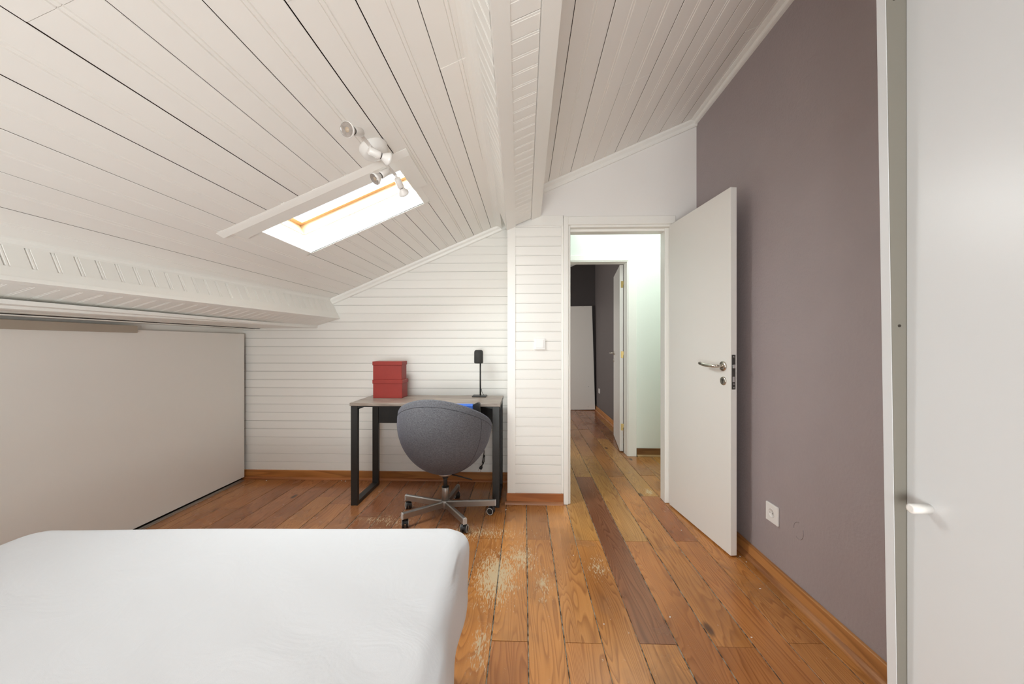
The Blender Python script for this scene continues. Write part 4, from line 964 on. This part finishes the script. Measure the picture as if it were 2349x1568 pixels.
# ------------------------------------------------------------------ switch and socket
sw = tag(empty('light_switch', (0.113, YP - 0.004, 1.165)), 'square white light switch on the boarded pier', 'switch')
MB().bbox(0.072, 0.152, YP - 0.011, YP - 0.0005, 1.124, 1.205, 0.003).build('switch_plate', M['white_plastic'], sw)
MB().bbox(0.084, 0.141, YP - 0.015, YP - 0.010, 1.136, 1.193, 0.002).build('rocker', M['white_plastic'], sw)
so = tag(empty('wall_socket', (1.235, 1.888, 0.32)), 'square white power socket low on the plum wall', 'socket')
m_s = Matrix.Translation((1.24, 1.888, 0.320))
sk = MB(); sk.bbox(-0.011, 0.0, -0.044, 0.044, -0.046, 0.046, 0.004, m_s); sk.build('socket_plate', M['white_plastic'], so)
MB().lathe([(0.0225, 0.0), (0.0225, 0.0012), (0.020, 0.0014), (0.0195, 0.0004), (0.0, 0.0002)], (1.229, 1.888, 0.322), (-1, 0, 0), 32).build('socket_well', M['white_plastic'], so)
ph = MB()
for dy_ in (-0.0095, 0.0095): ph.lathe([(0.0024, 0), (0.0024, 0.0012)], (1.2289, 1.888 + dy_, 0.322), (-1, 0, 0), 10)
ph.build('pin_hole', M['socket_hole'], so)
s2 = tag(empty('small_socket', (1.275, 6.6, 0.36)), 'small white power socket low on the far room wall', 'socket')
MB().bbox(1.268, 1.280, 6.32, 6.40, 0.33, 0.41, 0.003).build('socket_plate', M['white_plastic'], s2)
MB().lathe([(0.02, 0), (0.02, 0.001)], (1.268, 6.36, 0.37), (-1, 0, 0), 20).build('socket_well', M['white_plastic'], s2)

# ------------------------------------------------------------------ leaning board in the far room
lb = tag(empty('leaning_board', (0.85, 6.6, 0)), 'tall off-white board leaning on the dark far room wall', 'board')
mL = Matrix.Translation((1.250, 6.60, 0.0)) @ Matrix.Rotation(-0.0195, 4, 'Y') @ Matrix.Rotation(-0.055, 4, 'X')
MB().bbox(-0.80, 0.0, 0, 0.018, 0.012, 1.86, 0.0015, mL).build('board_panel', M['melamine_warm'], lb)
for (hx_, hz_) in ((-0.16, 1.845), (-0.10, 0.42), (-0.12, 0.06)): MB().lathe([(0.004, 0), (0.004, 0.001)], mL @ Vector((hx_, 0, hz_)), (0, -1, 0), 8).build('drill_hole', M['backing'], lb)

# ------------------------------------------------------------------ plaster crumbs on the floor
cr = MB(); random.seed(3)
spots = [(-0.13, 2.60, 0.006), (0.98, 2.35, 0.004), (0.62, 1.60, 0.004), (1.18, 2.07, 0.004), (1.185, 2.02, 0.003), (1.12, 1.80, 0.004), (-1.52, 3.10, 0.005), (-1.56, 3.11, 0.003), (-2.2, 3.09, 0.004), (0.27, 2.05, 0.003), (0.9, 1.5, 0.003), (0.33, 1.55, 0.003)]
for x, y, r in spots:
    a = random.uniform(0, 3); m = Matrix.Translation((x, y, 0.0)) @ Matrix.Rotation(a, 4, 'Z')
    cr.bbox(-r, r, -r * 0.5, r * 0.5, 0.0, r * 0.5, r * 0.1, m)
tag(cr.build('plaster_crumbs', M['white_plastic']), 'tiny white plaster crumbs scattered on the floorboards', 'debris', kind='stuff')
